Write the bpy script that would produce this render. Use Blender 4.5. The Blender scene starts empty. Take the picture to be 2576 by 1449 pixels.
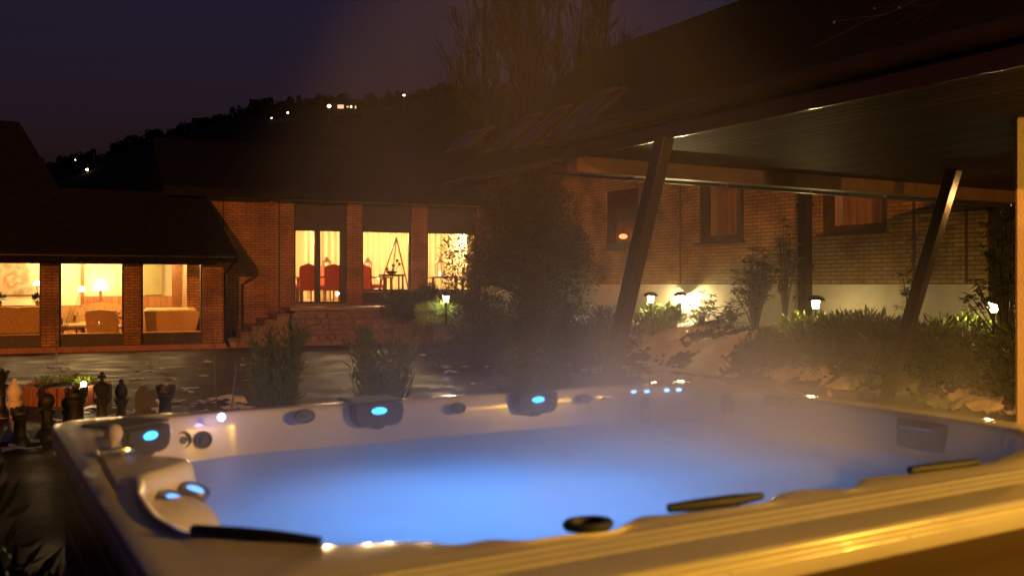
import bpy, math, random
from math import sin, cos, pi, radians, sqrt, exp
from mathutils import Vector, Matrix, noise as mnoise
random.seed(7)
SC = bpy.context.scene
COL = SC.collection
# ------------------------------------------------------------------ view geometry
# photograph measured in a 2576 x 1449 pixel grid: focal length 2400, horizon at y = 715
F, CX, HY, CH = 2400.0, 1288.0, 715.0, 1.6
def at(px, py, d):
    return Vector(((px-CX)/F*d, d, CH+(HY-py)/F*d))
def onz(px, py, z):
    d = (CH-z)*F/(py-HY)
    return Vector(((px-CX)/F*d, d, z))
class Frame:
    def __init__(s, o, deg):
        s.o = Vector(o); s.r = radians(deg)
        s.X = Vector((cos(s.r), sin(s.r), 0)); s.Y = Vector((-sin(s.r), cos(s.r), 0))
    def w(s, x, y, z): return s.o + s.X*x + s.Y*y + Vector((0, 0, z))
    def l(s, p):
        q = Vector(p)-s.o
        return Vector((q.dot(s.X), q.dot(s.Y), q.z))
    def fp(s, px, py, y=0.0):          # pixel -> local (x, z) on the local plane Y = y
        d = Vector(((px-CX)/F, 1, (HY-py)/F)); c = Vector((0, 0, CH))
        t = (y-(c-s.o).dot(s.Y))/d.dot(s.Y)
        q = s.l(c+d*t)
        return q.x, q.z
# ------------------------------------------------------------------ materials
def newmat(name):
    m = bpy.data.materials.new(name); m.use_nodes = True
    nt = m.node_tree; b = nt.nodes['Principled BSDF']
    return m, nt, b
def mat(name, c, rough=.6, metal=0, var=0, scale=8, bump=0, bscale=None, spec=.5, coat=0, detail=4):
    m, nt, b = newmat(name)
    b.inputs['Base Color'].default_value = (*c, 1); b.inputs['Roughness'].default_value = rough
    b.inputs['Metallic'].default_value = metal; b.inputs['Specular IOR Level'].default_value = spec
    b.inputs['Coat Weight'].default_value = coat
    if var or bump:
        tc = nt.nodes.new('ShaderNodeTexCoord')
        n = nt.nodes.new('ShaderNodeTexNoise'); n.inputs['Scale'].default_value = scale; n.inputs['Detail'].default_value = detail
        nt.links.new(tc.outputs['Object'], n.inputs['Vector'])
        if var:
            r = nt.nodes.new('ShaderNodeValToRGB')
            r.color_ramp.elements[0].position = .3; r.color_ramp.elements[1].position = .7
            r.color_ramp.elements[0].color = (*[max(0, v*(1-var)) for v in c], 1)
            r.color_ramp.elements[1].color = (*[min(1, v*(1+var)) for v in c], 1)
            nt.links.new(n.outputs['Fac'], r.inputs['Fac']); nt.links.new(r.outputs['Color'], b.inputs['Base Color'])
        if bump:
            n2 = n
            if bscale:
                n2 = nt.nodes.new('ShaderNodeTexNoise'); n2.inputs['Scale'].default_value = bscale; n2.inputs['Detail'].default_value = 4
                nt.links.new(tc.outputs['Object'], n2.inputs['Vector'])
            bp = nt.nodes.new('ShaderNodeBump'); bp.inputs['Strength'].default_value = bump; bp.inputs['Distance'].default_value = .02
            nt.links.new(n2.outputs['Fac'], bp.inputs['Height']); nt.links.new(bp.outputs['Normal'], b.inputs['Normal'])
    return m
def emit(name, c, s):
    m, nt, b = newmat(name)
    b.inputs['Base Color'].default_value = (*c, 1)
    b.inputs['Emission Color'].default_value = (*c, 1); b.inputs['Emission Strength'].default_value = s
    return m
def brick_mat(name, c1, c2, mort, bw=.23, bh=.07, msize=.012, rough=.85, horiz=False, bump=.6, rvar=None, stain=.25):
    m, nt, b = newmat(name); N = nt.nodes.new; L = nt.links.new
    tc = N('ShaderNodeTexCoord'); sp = N('ShaderNodeSeparateXYZ'); cb = N('ShaderNodeCombineXYZ')
    L(tc.outputs['Object'], sp.inputs[0])
    if horiz:
        L(sp.outputs[0], cb.inputs[0]); L(sp.outputs[1], cb.inputs[1])
    else:
        ad = N('ShaderNodeMath'); L(sp.outputs[0], ad.inputs[0]); L(sp.outputs[1], ad.inputs[1])
        L(ad.outputs[0], cb.inputs[0]); L(sp.outputs[2], cb.inputs[1])
    br = N('ShaderNodeTexBrick'); L(cb.outputs[0], br.inputs['Vector'])
    br.inputs['Scale'].default_value = 1; br.inputs['Brick Width'].default_value = bw; br.inputs['Row Height'].default_value = bh
    br.inputs['Mortar Size'].default_value = msize; br.inputs['Mortar Smooth'].default_value = .2
    br.inputs['Color1'].default_value = (*c1, 1); br.inputs['Color2'].default_value = (*c2, 1); br.inputs['Mortar'].default_value = (*mort, 1)
    no = N('ShaderNodeTexNoise'); no.inputs['Scale'].default_value = 1.7; no.inputs['Detail'].default_value = 6
    L(tc.outputs['Object'], no.inputs['Vector'])
    mp = N('ShaderNodeMapRange'); mp.inputs['From Min'].default_value = .35; mp.inputs['From Max'].default_value = .7
    mp.inputs['To Min'].default_value = 1-stain; mp.inputs['To Max'].default_value = 1+stain
    L(no.outputs['Fac'], mp.inputs['Value'])
    mx = N('ShaderNodeMix'); mx.data_type = 'RGBA'; mx.blend_type = 'MULTIPLY'; mx.inputs['Factor'].default_value = 1
    L(br.outputs['Color'], mx.inputs['A']); L(mp.outputs['Result'], mx.inputs['B'])
    L(mx.outputs['Result'], b.inputs['Base Color'])
    b.inputs['Roughness'].default_value = rough
    n2 = N('ShaderNodeTexNoise'); n2.inputs['Scale'].default_value = 26 if horiz else 40; n2.inputs['Detail'].default_value = 5
    L(tc.outputs['Object'], n2.inputs['Vector'])
    inv = N('ShaderNodeMath'); inv.operation = 'SUBTRACT'; inv.inputs[0].default_value = 1; L(br.outputs['Fac'], inv.inputs[1])
    ml = N('ShaderNodeMath'); ml.operation = 'MULTIPLY_ADD'; ml.inputs[1].default_value = .8 if horiz else .35
    L(n2.outputs['Fac'], ml.inputs[0]); L(inv.outputs[0], ml.inputs[2])
    bp = N('ShaderNodeBump'); bp.inputs['Strength'].default_value = bump; bp.inputs['Distance'].default_value = .012
    L(ml.outputs[0], bp.inputs['Height']); L(bp.outputs['Normal'], b.inputs['Normal'])
    if rvar:
        mr = N('ShaderNodeMapRange'); mr.inputs['From Min'].default_value = .38; mr.inputs['From Max'].default_value = .62
        mr.inputs['To Min'].default_value = rvar[0]; mr.inputs['To Max'].default_value = rvar[1]
        L(no.outputs['Fac'], mr.inputs['Value']); L(mr.outputs['Result'], b.inputs['Roughness'])
    return m
def plank_mat(name, c, axis=1, width=.11, rough=.35, bump=.5, spec=.5, groove=.3):
    m, nt, b = newmat(name); N = nt.nodes.new; L = nt.links.new
    tc = N('ShaderNodeTexCoord'); sp = N('ShaderNodeSeparateXYZ'); L(tc.outputs['Object'], sp.inputs[0])
    dv = N('ShaderNodeMath'); dv.operation = 'DIVIDE'; dv.inputs[1].default_value = width; L(sp.outputs[axis], dv.inputs[0])
    fr = N('ShaderNodeMath'); fr.operation = 'FRACT'; L(dv.outputs[0], fr.inputs[0])
    fl = N('ShaderNodeMath'); fl.operation = 'FLOOR'; L(dv.outputs[0], fl.inputs[0])
    wn = N('ShaderNodeTexWhiteNoise'); wn.noise_dimensions = '1D'; L(fl.outputs[0], wn.inputs['W'])
    gr = N('ShaderNodeMath'); gr.operation = 'PINGPONG'; gr.inputs[1].default_value = .5; L(fr.outputs[0], gr.inputs[0])
    mr = N('ShaderNodeMapRange'); mr.inputs['From Max'].default_value = .1; L(gr.outputs[0], mr.inputs['Value'])
    mpv = N('ShaderNodeMapping'); sc = [14, 14, 14]; sc[0 if axis else 1] = 1.2; mpv.inputs['Scale'].default_value = sc
    L(tc.outputs['Object'], mpv.inputs['Vector'])
    no = N('ShaderNodeTexNoise'); no.inputs['Scale'].default_value = 1.5; no.inputs['Detail'].default_value = 5; L(mpv.outputs[0], no.inputs['Vector'])
    ad = N('ShaderNodeMath'); ad.operation = 'ADD'; L(wn.outputs['Value'], ad.inputs[0]); L(no.outputs['Fac'], ad.inputs[1])
    rp = N('ShaderNodeMapRange'); rp.inputs['From Min'].default_value = .3; rp.inputs['From Max'].default_value = 1.6
    rp.inputs['To Min'].default_value = .55; rp.inputs['To Max'].default_value = 1.45; L(ad.outputs[0], rp.inputs['Value'])
    g2 = N('ShaderNodeMapRange'); g2.inputs['To Min'].default_value = groove; g2.inputs['To Max'].default_value = 1; L(mr.outputs['Result'], g2.inputs['Value'])
    mu = N('ShaderNodeMath'); mu.operation = 'MULTIPLY'; L(rp.outputs['Result'], mu.inputs[0]); L(g2.outputs['Result'], mu.inputs[1])
    mx = N('ShaderNodeMix'); mx.data_type = 'RGBA'; mx.blend_type = 'MULTIPLY'; mx.inputs['Factor'].default_value = 1
    mx.inputs['A'].default_value = (*c, 1); L(mu.outputs[0], mx.inputs['B']); L(mx.outputs['Result'], b.inputs['Base Color'])
    b.inputs['Roughness'].default_value = rough; b.inputs['Specular IOR Level'].default_value = spec
    h = N('ShaderNodeMath'); h.operation = 'MULTIPLY_ADD'; h.inputs[1].default_value = .25; L(no.outputs['Fac'], h.inputs[0]); L(mr.outputs['Result'], h.inputs[2])
    bp = N('ShaderNodeBump'); bp.inputs['Strength'].default_value = bump; bp.inputs['Distance'].default_value = .008
    L(h.outputs[0], bp.inputs['Height']); L(bp.outputs['Normal'], b.inputs['Normal'])
    return m
def glass_mat(name, refl=.10):
    m, nt, b = newmat(name); N = nt.nodes.new; L = nt.links.new
    nt.nodes.remove(b); out = [n for n in nt.nodes if n.type == 'OUTPUT_MATERIAL'][0]
    t = N('ShaderNodeBsdfTransparent'); g = N('ShaderNodeBsdfGlossy'); g.inputs['Roughness'].default_value = .03
    lw = N('ShaderNodeLayerWeight'); lw.inputs['Blend'].default_value = .25
    mr = N('ShaderNodeMapRange'); mr.inputs['To Min'].default_value = refl*.5; mr.inputs['To Max'].default_value = .6; L(lw.outputs['Fresnel'], mr.inputs['Value'])
    x = N('ShaderNodeMixShader'); L(mr.outputs['Result'], x.inputs[0]); L(t.outputs[0], x.inputs[1]); L(g.outputs[0], x.inputs[2])
    L(x.outputs[0], out.inputs['Surface'])
    return m
def fabric_trans(name, c, trans=.4):
    m, nt, b = newmat(name); N = nt.nodes.new; L = nt.links.new
    out = [n for n in nt.nodes if n.type == 'OUTPUT_MATERIAL'][0]
    b.inputs['Base Color'].default_value = (*c, 1); b.inputs['Roughness'].default_value = .9
    t = N('ShaderNodeBsdfTranslucent'); t.inputs['Color'].default_value = (*c, 1)
    x = N('ShaderNodeMixShader'); x.inputs[0].default_value = trans
    L(b.outputs[0], x.inputs[1]); L(t.outputs[0], x.inputs[2]); L(x.outputs[0], out.inputs['Surface'])
    return m
def leaf_mat(name, c, rough=.45, var=.5, spec=.4):
    m, nt, b = newmat(name); N = nt.nodes.new; L = nt.links.new
    g = N('ShaderNodeNewGeometry'); r = N('ShaderNodeValToRGB')
    r.color_ramp.elements[0].color = (*[v*(1-var) for v in c], 1); r.color_ramp.elements[1].color = (*[v*(1+var) for v in c], 1)
    L(g.outputs['Random Per Island'], r.inputs['Fac']); L(r.outputs['Color'], b.inputs['Base Color'])
    b.inputs['Roughness'].default_value = rough; b.inputs['Specular IOR Level'].default_value = spec
    return m
# ------------------------------------------------------------------ mesh builder
class MB:
    def __init__(s): s.v = []; s.f = []
    def add(s, vs, fs):
        n = len(s.v); s.v += [tuple(v) for v in vs]; s.f += [tuple(n+i for i in f) for f in fs]
    def box(s, x0, x1, y0, y1, z0, z1, M=None):
        vs = [Vector(p) for p in ((x0,y0,z0),(x1,y0,z0),(x1,y1,z0),(x0,y1,z0),(x0,y0,z1),(x1,y0,z1),(x1,y1,z1),(x0,y1,z1))]
        if M: vs = [M @ v for v in vs]
        s.add(vs, [(0,3,2,1),(4,5,6,7),(0,1,5,4),(1,2,6,5),(2,3,7,6),(3,0,4,7)])
    def rbox(s, x0, x1, y0, y1, z0, z1, r=.01, M=None):     # box with chamfered edges
        r = min(r, (x1-x0)/2.01, (y1-y0)/2.01, (z1-z0)/2.01)
        def ring(i, z): return [(x0+i,y0+r+0,z),(x0+r,y0+i,z),(x1-r,y0+i,z),(x1-i,y0+r,z),(x1-i,y1-r,z),(x1-r,y1-i,z),(x0+r,y1-i,z),(x0+i,y1-r,z)]
        rs = [ring(r, z0), ring(0, z0+r), ring(0, z1-r), ring(r, z1)]
        vs = [Vector(p) for q in rs for p in q]
        if M: vs = [M @ v for v in vs]
        fs = [tuple(range(7, -1, -1)), tuple(range(24, 32))]
        for k in range(3):
            for i in range(8): fs.append((k*8+i, k*8+(i+1) % 8, k*8+8+(i+1) % 8, k*8+8+i))
        s.add(vs, fs)
    def quad(s, a, b, c, d): s.add([a, b, c, d], [(0,1,2,3)])
    def prism(s, poly, y0, y1, M=None):      # poly in (x, z), extruded along y
        n = len(poly); vs = [Vector((x, y0, z)) for x, z in poly]+[Vector((x, y1, z)) for x, z in poly]
        if M: vs = [M @ v for v in vs]
        s.add(vs, [tuple(range(n)), tuple(range(2*n-1, n-1, -1))]+[(i, i+n, (i+1) % n+n, (i+1) % n) for i in range(n)])
    def prismz(s, poly, z0, z1, M=None):
        n = len(poly); vs = [Vector((x, y, z0)) for x, y in poly]+[Vector((x, y, z1)) for x, y in poly]
        if M: vs = [M @ v for v in vs]
        s.add(vs, [tuple(range(n-1, -1, -1)), tuple(range(n, 2*n))]+[(i, (i+1) % n, (i+1) % n+n, i+n) for i in range(n)])
    def lathe(s, prof, n=16, c=(0,0,0), M=None, sx=1, sy=1):
        vs = []; fs = []
        for r, z in prof:
            for k in range(n): vs.append(Vector((c[0]+r*sx*cos(2*pi*k/n), c[1]+r*sy*sin(2*pi*k/n), c[2]+z)))
        if M: vs = [M @ v for v in vs]
        for i in range(len(prof)-1):
            for k in range(n): fs.append((i*n+k, i*n+(k+1) % n, (i+1)*n+(k+1) % n, (i+1)*n+k))
        fs.append(tuple(range(n-1, -1, -1))); fs.append(tuple(range((len(prof)-1)*n, len(prof)*n)))
        s.add(vs, fs)
    def tube(s, pts, rad, n=8, cap=True):
        pts = [Vector(p) for p in pts]
        if not hasattr(rad, '__len__'): rad = [rad]*len(pts)
        vs = []; fs = []; up = None
        for i, p in enumerate(pts):
            t = (pts[min(i+1, len(pts)-1)]-pts[max(i-1, 0)])
            if t.length < 1e-9: t = Vector((0,0,1))
            t.normalize()
            if up is None: up = Vector((0,0,1)) if abs(t.z) < .9 else Vector((1,0,0))
            a = t.cross(up); a.normalize(); b = a.cross(t); up = b
            for k in range(n): vs.append(p+(a*cos(2*pi*k/n)+b*sin(2*pi*k/n))*rad[i])
        for i in range(len(pts)-1):
            for k in range(n): fs.append((i*n+k, (i+1)*n+k, (i+1)*n+(k+1) % n, i*n+(k+1) % n))
        if cap:
            fs.append(tuple(range(n))); fs.append(tuple(range(len(pts)*n-1, (len(pts)-1)*n-1, -1)))
        s.add(vs, fs)
    def ball(s, c, r, n=12, m=8, sc=(1,1,1), M=None):
        prof = [(max(1e-4, r*sin(pi*i/m)), -r*cos(pi*i/m)) for i in range(m+1)]
        vs = []; fs = []
        for q, z in prof:
            for k in range(n): vs.append(Vector((c[0]+q*sc[0]*cos(2*pi*k/n), c[1]+q*sc[1]*sin(2*pi*k/n), c[2]+z*sc[2])))
        if M: vs = [M @ v for v in vs]
        for i in range(m):
            for k in range(n): fs.append((i*n+k, i*n+(k+1) % n, (i+1)*n+(k+1) % n, (i+1)*n+k))
        s.add(vs, fs)
    def leaf(s, p, d, nrm, L, W):           # a pointed leaf: two triangles folded along the rib
        d = Vector(d).normalized(); a = d.cross(Vector(nrm))
        if a.length < 1e-4: a = d.orthogonal()
        a.normalize(); p = Vector(p); k = d.cross(a)*W*.25
        s.add([p, p+d*L*.5+a*W*.5+k, p+d*L, p+d*L*.5-a*W*.5+k], [(0,1,2),(0,2,3)])
    def build(s, name, m, parent=None, smooth=False, loc=None, rotz=0):
        me = bpy.data.meshes.new(name); me.from_pydata(s.v, [], s.f); me.update()
        if m: me.materials.append(m)
        if smooth:
            me.shade_smooth()
            if smooth != 'all':
                try: me.set_sharp_from_angle(angle=radians(40))
                except Exception: pass
        o = bpy.data.objects.new(name, me); COL.objects.link(o)
        if parent: o.parent = parent
        if loc is not None: o.location = loc
        o.rotation_euler.z = rotz
        return o
def tag(o, label=None, cat=None, group=None, kind=None):
    if label: o['label'] = label
    if cat: o['category'] = cat
    if group: o['group'] = group
    if kind: o['kind'] = kind
    return o
def empty(name, loc=(0,0,0), rz=0, label=None, cat=None, group=None):
    o = bpy.data.objects.new(name, None); COL.objects.link(o); o.empty_display_size = .2
    o.location = loc; o.rotation_euler.z = rz
    return tag(o, label, cat, group)
def copy_tree(o, parent=None):
    kids = [c for c in bpy.data.objects if c.parent == o]
    c = o.copy(); COL.objects.link(c)
    if parent: c.parent = parent
    for k in kids: copy_tree(k, c)
    return c
def dup(o, loc, rz=0, label=None, sc=None):
    c = copy_tree(o); c.location = loc; c.rotation_euler.z = rz
    if label: c['label'] = label
    if sc: c.scale = (sc, sc, sc) if not hasattr(sc, '__len__') else sc
    return c
def light(name, kind, loc, power, color, size=.05, **kw):
    l = bpy.data.lights.new(name, kind); l.energy = power; l.color = color
    if kind == 'AREA': l.size = size
    elif kind == 'SUN': l.angle = size
    else: l.shadow_soft_size = size
    for k, v in kw.items(): setattr(l, k, v)
    o = bpy.data.objects.new(name, l); COL.objects.link(o); o.location = loc
    return o
def sm(a, b, x):
    t = max(0, min(1, (x-a)/(b-a))); return t*t*(3-2*t)
def nz(x, y, z=0): return mnoise.noise((x, y, z))
R = random.uniform
# ------------------------------------------------------------------ frames
E1 = Vector((sin(radians(60)), cos(radians(60)), 0)); E2 = Vector((-.5, .8660254, 0))
def ab(a, b, z=0): return E1*a+E2*b+Vector((0, 0, z))
TUBZ = 1.15
T = Frame((-.42, 1.08, TUBZ), 30)                 # hot tub: x along near edge, y away, z=0 on the rim
LF = Frame(onz(0, 890, 0), 23)                    # lounge wing facade
DF = Frame(at(800, 715, 26.3)-Vector((0, 0, CH)), 23)   # dining wing facade
GF = Frame((6.1, 16.0, 0), -60)                   # guest wing facade (x towards the camera's right)
KF = Frame((0, 0, 0), 30)                         # canopy frame: x = E1, y = E2
def terrain(p):
    a = p[0]*E1.x+p[1]*E1.y; b = p[0]*E2.x+p[1]*E2.y
    if b > 34 or b < -8 or a > 60: return 0
    return .78*sm(10.2, 12.8, a)*(1-sm(20, 30, b))
WARM = (1, .58, .18)
# ------------------------------------------------------------------ materials used all over
M = {}
M['brick'] = brick_mat('yellow brick', (.38,.18,.075), (.28,.13,.05), (.12,.065,.035), .24, .07, .011, stain=.35)
M['gbrick'] = brick_mat('tan brick', (.33,.215,.085), (.235,.15,.058), (.11,.075,.04), .24, .07, .011, stain=.4)
M['plinth'] = mat('white plaster', (.5,.45,.36), .9, var=.12, scale=3, bump=.2, bscale=60)
M['plaster'] = mat('rough stucco', (.6,.5,.38), .9, var=.1, scale=4, bump=.6, bscale=70)
M['tile'] = mat('dark roof tiles', (.011,.009,.008), .85, var=.35, scale=6, bump=.5, bscale=12, spec=.12)
M['darkwood'] = mat('dark stained wood', (.04,.026,.017), .5, var=.3, scale=9, bump=.15)
M['post'] = mat('glossy brown paint', (.014,.009,.005), .18, var=.2, scale=5, bump=.04, bscale=30)
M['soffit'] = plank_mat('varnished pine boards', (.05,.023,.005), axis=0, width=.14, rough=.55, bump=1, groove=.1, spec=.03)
M['gutter'] = mat('dark metal gutter', (.022,.016,.012), .3, metal=.3, var=.2, scale=6)
M['steel'] = mat('brushed steel', (.6,.6,.58), .25, metal=1)
M['chrome'] = mat('chrome', (.75,.75,.75), .12, metal=1)
M['awn'] = mat('grey aluminium', (.55,.45,.38), .4, var=.1)
M['canvas'] = fabric_trans('dark green canvas', (.05,.045,.03), .2)
M['glass'] = glass_mat('window glass')
M['rubber'] = mat('charcoal foam', (.028,.027,.03), .6, var=.2, scale=30, bump=.15, bscale=120)
M['acryl'] = mat('pearl acrylic', (.8,.74,.68), .2, var=.06, scale=5, coat=.35, bump=.03, bscale=14)
M['rim'] = M['acryl']
def wet(m):
    nt = m.node_tree; b = nt.nodes['Principled BSDF']; N = nt.nodes.new; L = nt.links.new
    tc = N('ShaderNodeTexCoord'); v = N('ShaderNodeTexVoronoi'); v.inputs['Scale'].default_value = 55; v.inputs['Randomness'].default_value = 1; L(tc.outputs['Object'], v.inputs['Vector'])
    n = N('ShaderNodeTexNoise'); n.inputs['Scale'].default_value = 6; n.inputs['Detail'].default_value = 3; L(tc.outputs['Object'], n.inputs['Vector'])
    th = N('ShaderNodeMapRange'); th.inputs['From Min'].default_value = .4; th.inputs['From Max'].default_value = .65; th.inputs['To Max'].default_value = .34; L(n.outputs['Fac'], th.inputs['Value'])
    sb = N('ShaderNodeMath'); sb.operation = 'SUBTRACT'; sb.use_clamp = True; L(th.outputs['Result'], sb.inputs[0]); L(v.outputs['Distance'], sb.inputs[1])
    bp = N('ShaderNodeBump'); bp.inputs['Strength'].default_value = .45; bp.inputs['Distance'].default_value = .015; L(sb.outputs[0], bp.inputs['Height']); L(bp.outputs['Normal'], b.inputs['Normal']); L(bp.outputs['Normal'], b.inputs['Coat Normal'])
    mr = N('ShaderNodeMapRange'); mr.inputs['From Min'].default_value = .3; mr.inputs['From Max'].default_value = .7; mr.inputs['To Min'].default_value = .14; mr.inputs['To Max'].default_value = .26; L(n.outputs['Fac'], mr.inputs['Value']); L(mr.outputs['Result'], b.inputs['Roughness'])
wet(M['acryl'])
M['black'] = mat('weathered black plastic', (.013,.012,.012), .55, var=.4, scale=12, bump=.15)
M['white'] = mat('weathered white plastic', (.62,.5,.42), .6, var=.15, scale=8)
M['bark'] = mat('dark bark', (.05,.038,.028), .9, var=.35, scale=14, bump=.5)
M['farbark'] = mat('black wet bark', (.02,.016,.013), .9, var=.3, scale=5, spec=.1)
M['twig'] = mat('wet twigs', (.07,.045,.03), .35, var=.3, scale=20)
M['yew'] = leaf_mat('dark evergreen needles', (.022,.032,.014))
M['juniper'] = leaf_mat('juniper needles', (.03,.05,.018))
M['rhodo'] = leaf_mat('leathery leaves', (.045,.06,.02), .35)
M['bamboo'] = leaf_mat('green blades', (.035,.065,.018), .55)
M['fresh'] = leaf_mat('fresh green leaves', (.19,.27,.04), .5)
M['far'] = leaf_mat('far hill foliage', (.016,.017,.012), .9, .4, .1)
M['soil'] = mat('dark wet soil', (.035,.026,.018), .8, var=.4, scale=9, bump=.8)
M['stone'] = mat('rough stone', (.2,.13,.09), .8, var=.35, scale=7, bump=.6, bscale=25)
M['slab'] = mat('wet stone slab', (.22,.16,.12), .45, var=.3, scale=5, bump=.3)
M['terra'] = mat('terracotta plinth', (.32,.15,.10), .75, var=.2, scale=6, bump=.2)
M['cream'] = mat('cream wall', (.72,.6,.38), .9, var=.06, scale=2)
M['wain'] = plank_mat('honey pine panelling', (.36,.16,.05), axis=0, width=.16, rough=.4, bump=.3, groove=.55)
M['floorwood'] = mat('warm wood floor', (.3,.15,.06), .4, var=.2)
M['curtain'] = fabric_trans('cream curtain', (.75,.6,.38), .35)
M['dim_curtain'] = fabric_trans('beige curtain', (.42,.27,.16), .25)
M['redcurtain'] = fabric_trans('red curtain', (.5,.1,.04), .3)
M['redfab'] = mat('orange red upholstery', (.5,.085,.02), .8, var=.12, scale=20)
M['straw'] = mat('striped wicker fabric', (.55,.33,.12), .8, var=.2, scale=25, bump=.3)
M['strawlt'] = mat('pale cushion fabric', (.68,.48,.22), .85, var=.1, scale=12)
M['wood'] = mat('polished brown wood', (.22,.09,.03), .35, var=.25, scale=10)
M['panel'] = mat('olive wall panel', (.36,.32,.13), .7, var=.12, scale=3)
# brightness of the lamps
LOUNGE_P, DINING_P, BED_P = 85, 200, (8, 6, 14)
GLAMP, SPOT, WLAMP = 210, 200, 650
PORCH, POSTP, TUBP = 1650, 80000, 12
SUNEL, SKYS, SKYTINT = -2, .08, (.98, .78, 1.9, 1)
STEAM_LOW, STEAM_HI, STEAM_CHURN = .6, .07, 3.4
# ------------------------------------------------------------------ ground, hill
def grid_axis(lo, hi, st, far):
    v = [-x for x in far[::-1] if -x < lo]; x = lo
    while x <= hi+1e-6: v.append(x); x += st
    return v+[f for f in far if f > hi]
def build_ground():
    far = [20, 26, 34, 45, 60, 90, 150, 300, 700, 1600]
    A = grid_axis(-14, 16, .5, far); B = grid_axis(-5, 34, .5, [x+15 for x in far])
    g = MB(); n = len(B)
    for a in A:
        for b in B:
            p = ab(a, b); z = terrain(p)
            if z > .03 and b < 34: z += .05*nz(a*1.3, b*1.3)
            g.v.append((p.x, p.y, z))
    for i in range(len(A)-1):
        for j in range(n-1): g.f.append((i*n+j, (i+1)*n+j, (i+1)*n+j+1, i*n+j+1))
    m = brick_mat('wet paving', (.085,.034,.02), (.05,.02,.013), (.018,.014,.012), .3, .15, .014, .5, True, .6, (.46, .68), .4)
    m.node_tree.nodes['Principled BSDF'].inputs['Specular IOR Level'].default_value = .05
    o = g.build('paving', m, smooth='all'); tag(o, 'dark wet cobbled paving of the courtyard', 'paving', kind='structure')
build_ground()
def build_hill():
    prof = [(-700,470),(-300,450),(100,425),(220,398),(360,352),(480,318),(640,275),(770,252),(880,262),(1000,246),(1200,225),(1500,215),(1900,190),(2400,160),(3200,120)]
    def ridge(px):
        for (x0,y0),(x1,y1) in zip(prof, prof[1:]):
            if x0 <= px <= x1:
                t = (px-x0)/(x1-x0); return y0+(y1-y0)*t
    h = MB(); cols = []
    D0 = 520
    for px in range(-700, 3201, 25):
        top = (HY-ridge(px)-12)/F*D0
        x = (px-CX)/F
        col = []
        for k, (d, f) in enumerate(((90,-.01),(140,.03),(220,.18),(320,.42),(420,.74),(480,.93),(520,1),(580,.98),(700,.7),(900,.2))):
            dd = d+25*nz(px*.004, k*.7)
            z = f*top*(1+.05*nz(px*.01, k*.9+5)) if 0 < k < 6 else f*top
            h.v.append((x*dd, dd, z)); col.append(len(h.v)-1)
        cols.append(col)
    for c0, c1 in zip(cols, cols[1:]):
        for k in range(len(c0)-1): h.f.append((c0[k], c1[k], c1[k+1], c0[k+1]))
    o = h.build('hill', mat('dark wooded hillside', (.017,.017,.012), .95, var=.5, scale=.05, spec=.1), smooth='all')
    tag(o, 'dark wooded hillside behind the buildings', 'hill', kind='structure')
    # trees that make the ragged skyline
    protos = []
    for kind in range(4):
        r = random.Random(kind+3); tr = MB(); cr = MB(); H = 9
        tr.tube([(0,0,-2.5),(0,0,H*.35),(.1,0,H*.7)], [.28,.2,.06], 5)
        if kind < 2:
            for i in range(420):
                t = r.random()**.8; z = 1.2+t*(H-1.2); rad = (1-t)**.9*(2.3 if kind == 0 else 3)*(.5+.5*abs(sin(z*2.6)))+.12
                a = r.uniform(0, 2*pi); q = rad*sqrt(r.random())
                cr.leaf((q*cos(a), q*sin(a), z), (cos(a), sin(a), r.uniform(-.5, .3)), (r.uniform(-1,1), r.uniform(-1,1), 1), r.uniform(.7, 1.4), r.uniform(.4, .8))
        else:
            blobs = [(r.uniform(-1.6,1.6), r.uniform(-1.6,1.6), r.uniform(3.2,7.4), r.uniform(1.1,1.9)) for _ in range(9)]
            for i in range(520):
                bx, by, bz, br = r.choice(blobs); d = Vector((r.gauss(0,1), r.gauss(0,1), r.gauss(0,1))).normalized()*br*r.random()**.4
                cr.leaf((bx+d.x, by+d.y, bz+d.z), (r.uniform(-1,1), r.uniform(-1,1), r.uniform(-1,1)), (r.uniform(-1,1), r.uniform(-1,1), 1), r.uniform(.5,1.1), r.uniform(.4,.8))
        protos.append((tr, cr))
    first = {}
    r = random.Random(11)
    px = -60
    lab = ['narrow dark conifer on the hill skyline', 'broad dark conifer on the hill skyline', 'round dark broadleaf tree on the hill skyline', 'tall lumpy broadleaf tree on the hill skyline']
    while px < 1640:
        d = r.uniform(470, 540); k = r.choice((0,0,1,1,2,2,3))
        y = ridge(px)-r.uniform(-8,2); z = CH+(HY-y-12)/F*520*(d/520)
        s = r.uniform(.45, 1.35)*(1.2 if k == 3 else 1)
        loc = ((px-CX)/F*d, d, z-3.2*s)
        if k not in first:
            e = empty('hill_tree', loc, r.uniform(0, 6), lab[k], 'tree', 'dark trees on the hill skyline')
            protos[k][0].build('trunk', M['bark'], e); protos[k][1].build('crown', M['far'], e)
            first[k] = e
        else: e = dup(first[k], loc, r.uniform(0, 6))
        e.scale = (s*r.uniform(.8,1.2), s*r.uniform(.8,1.2), s)
        px += r.uniform(3.5, 11)
build_hill()
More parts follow.
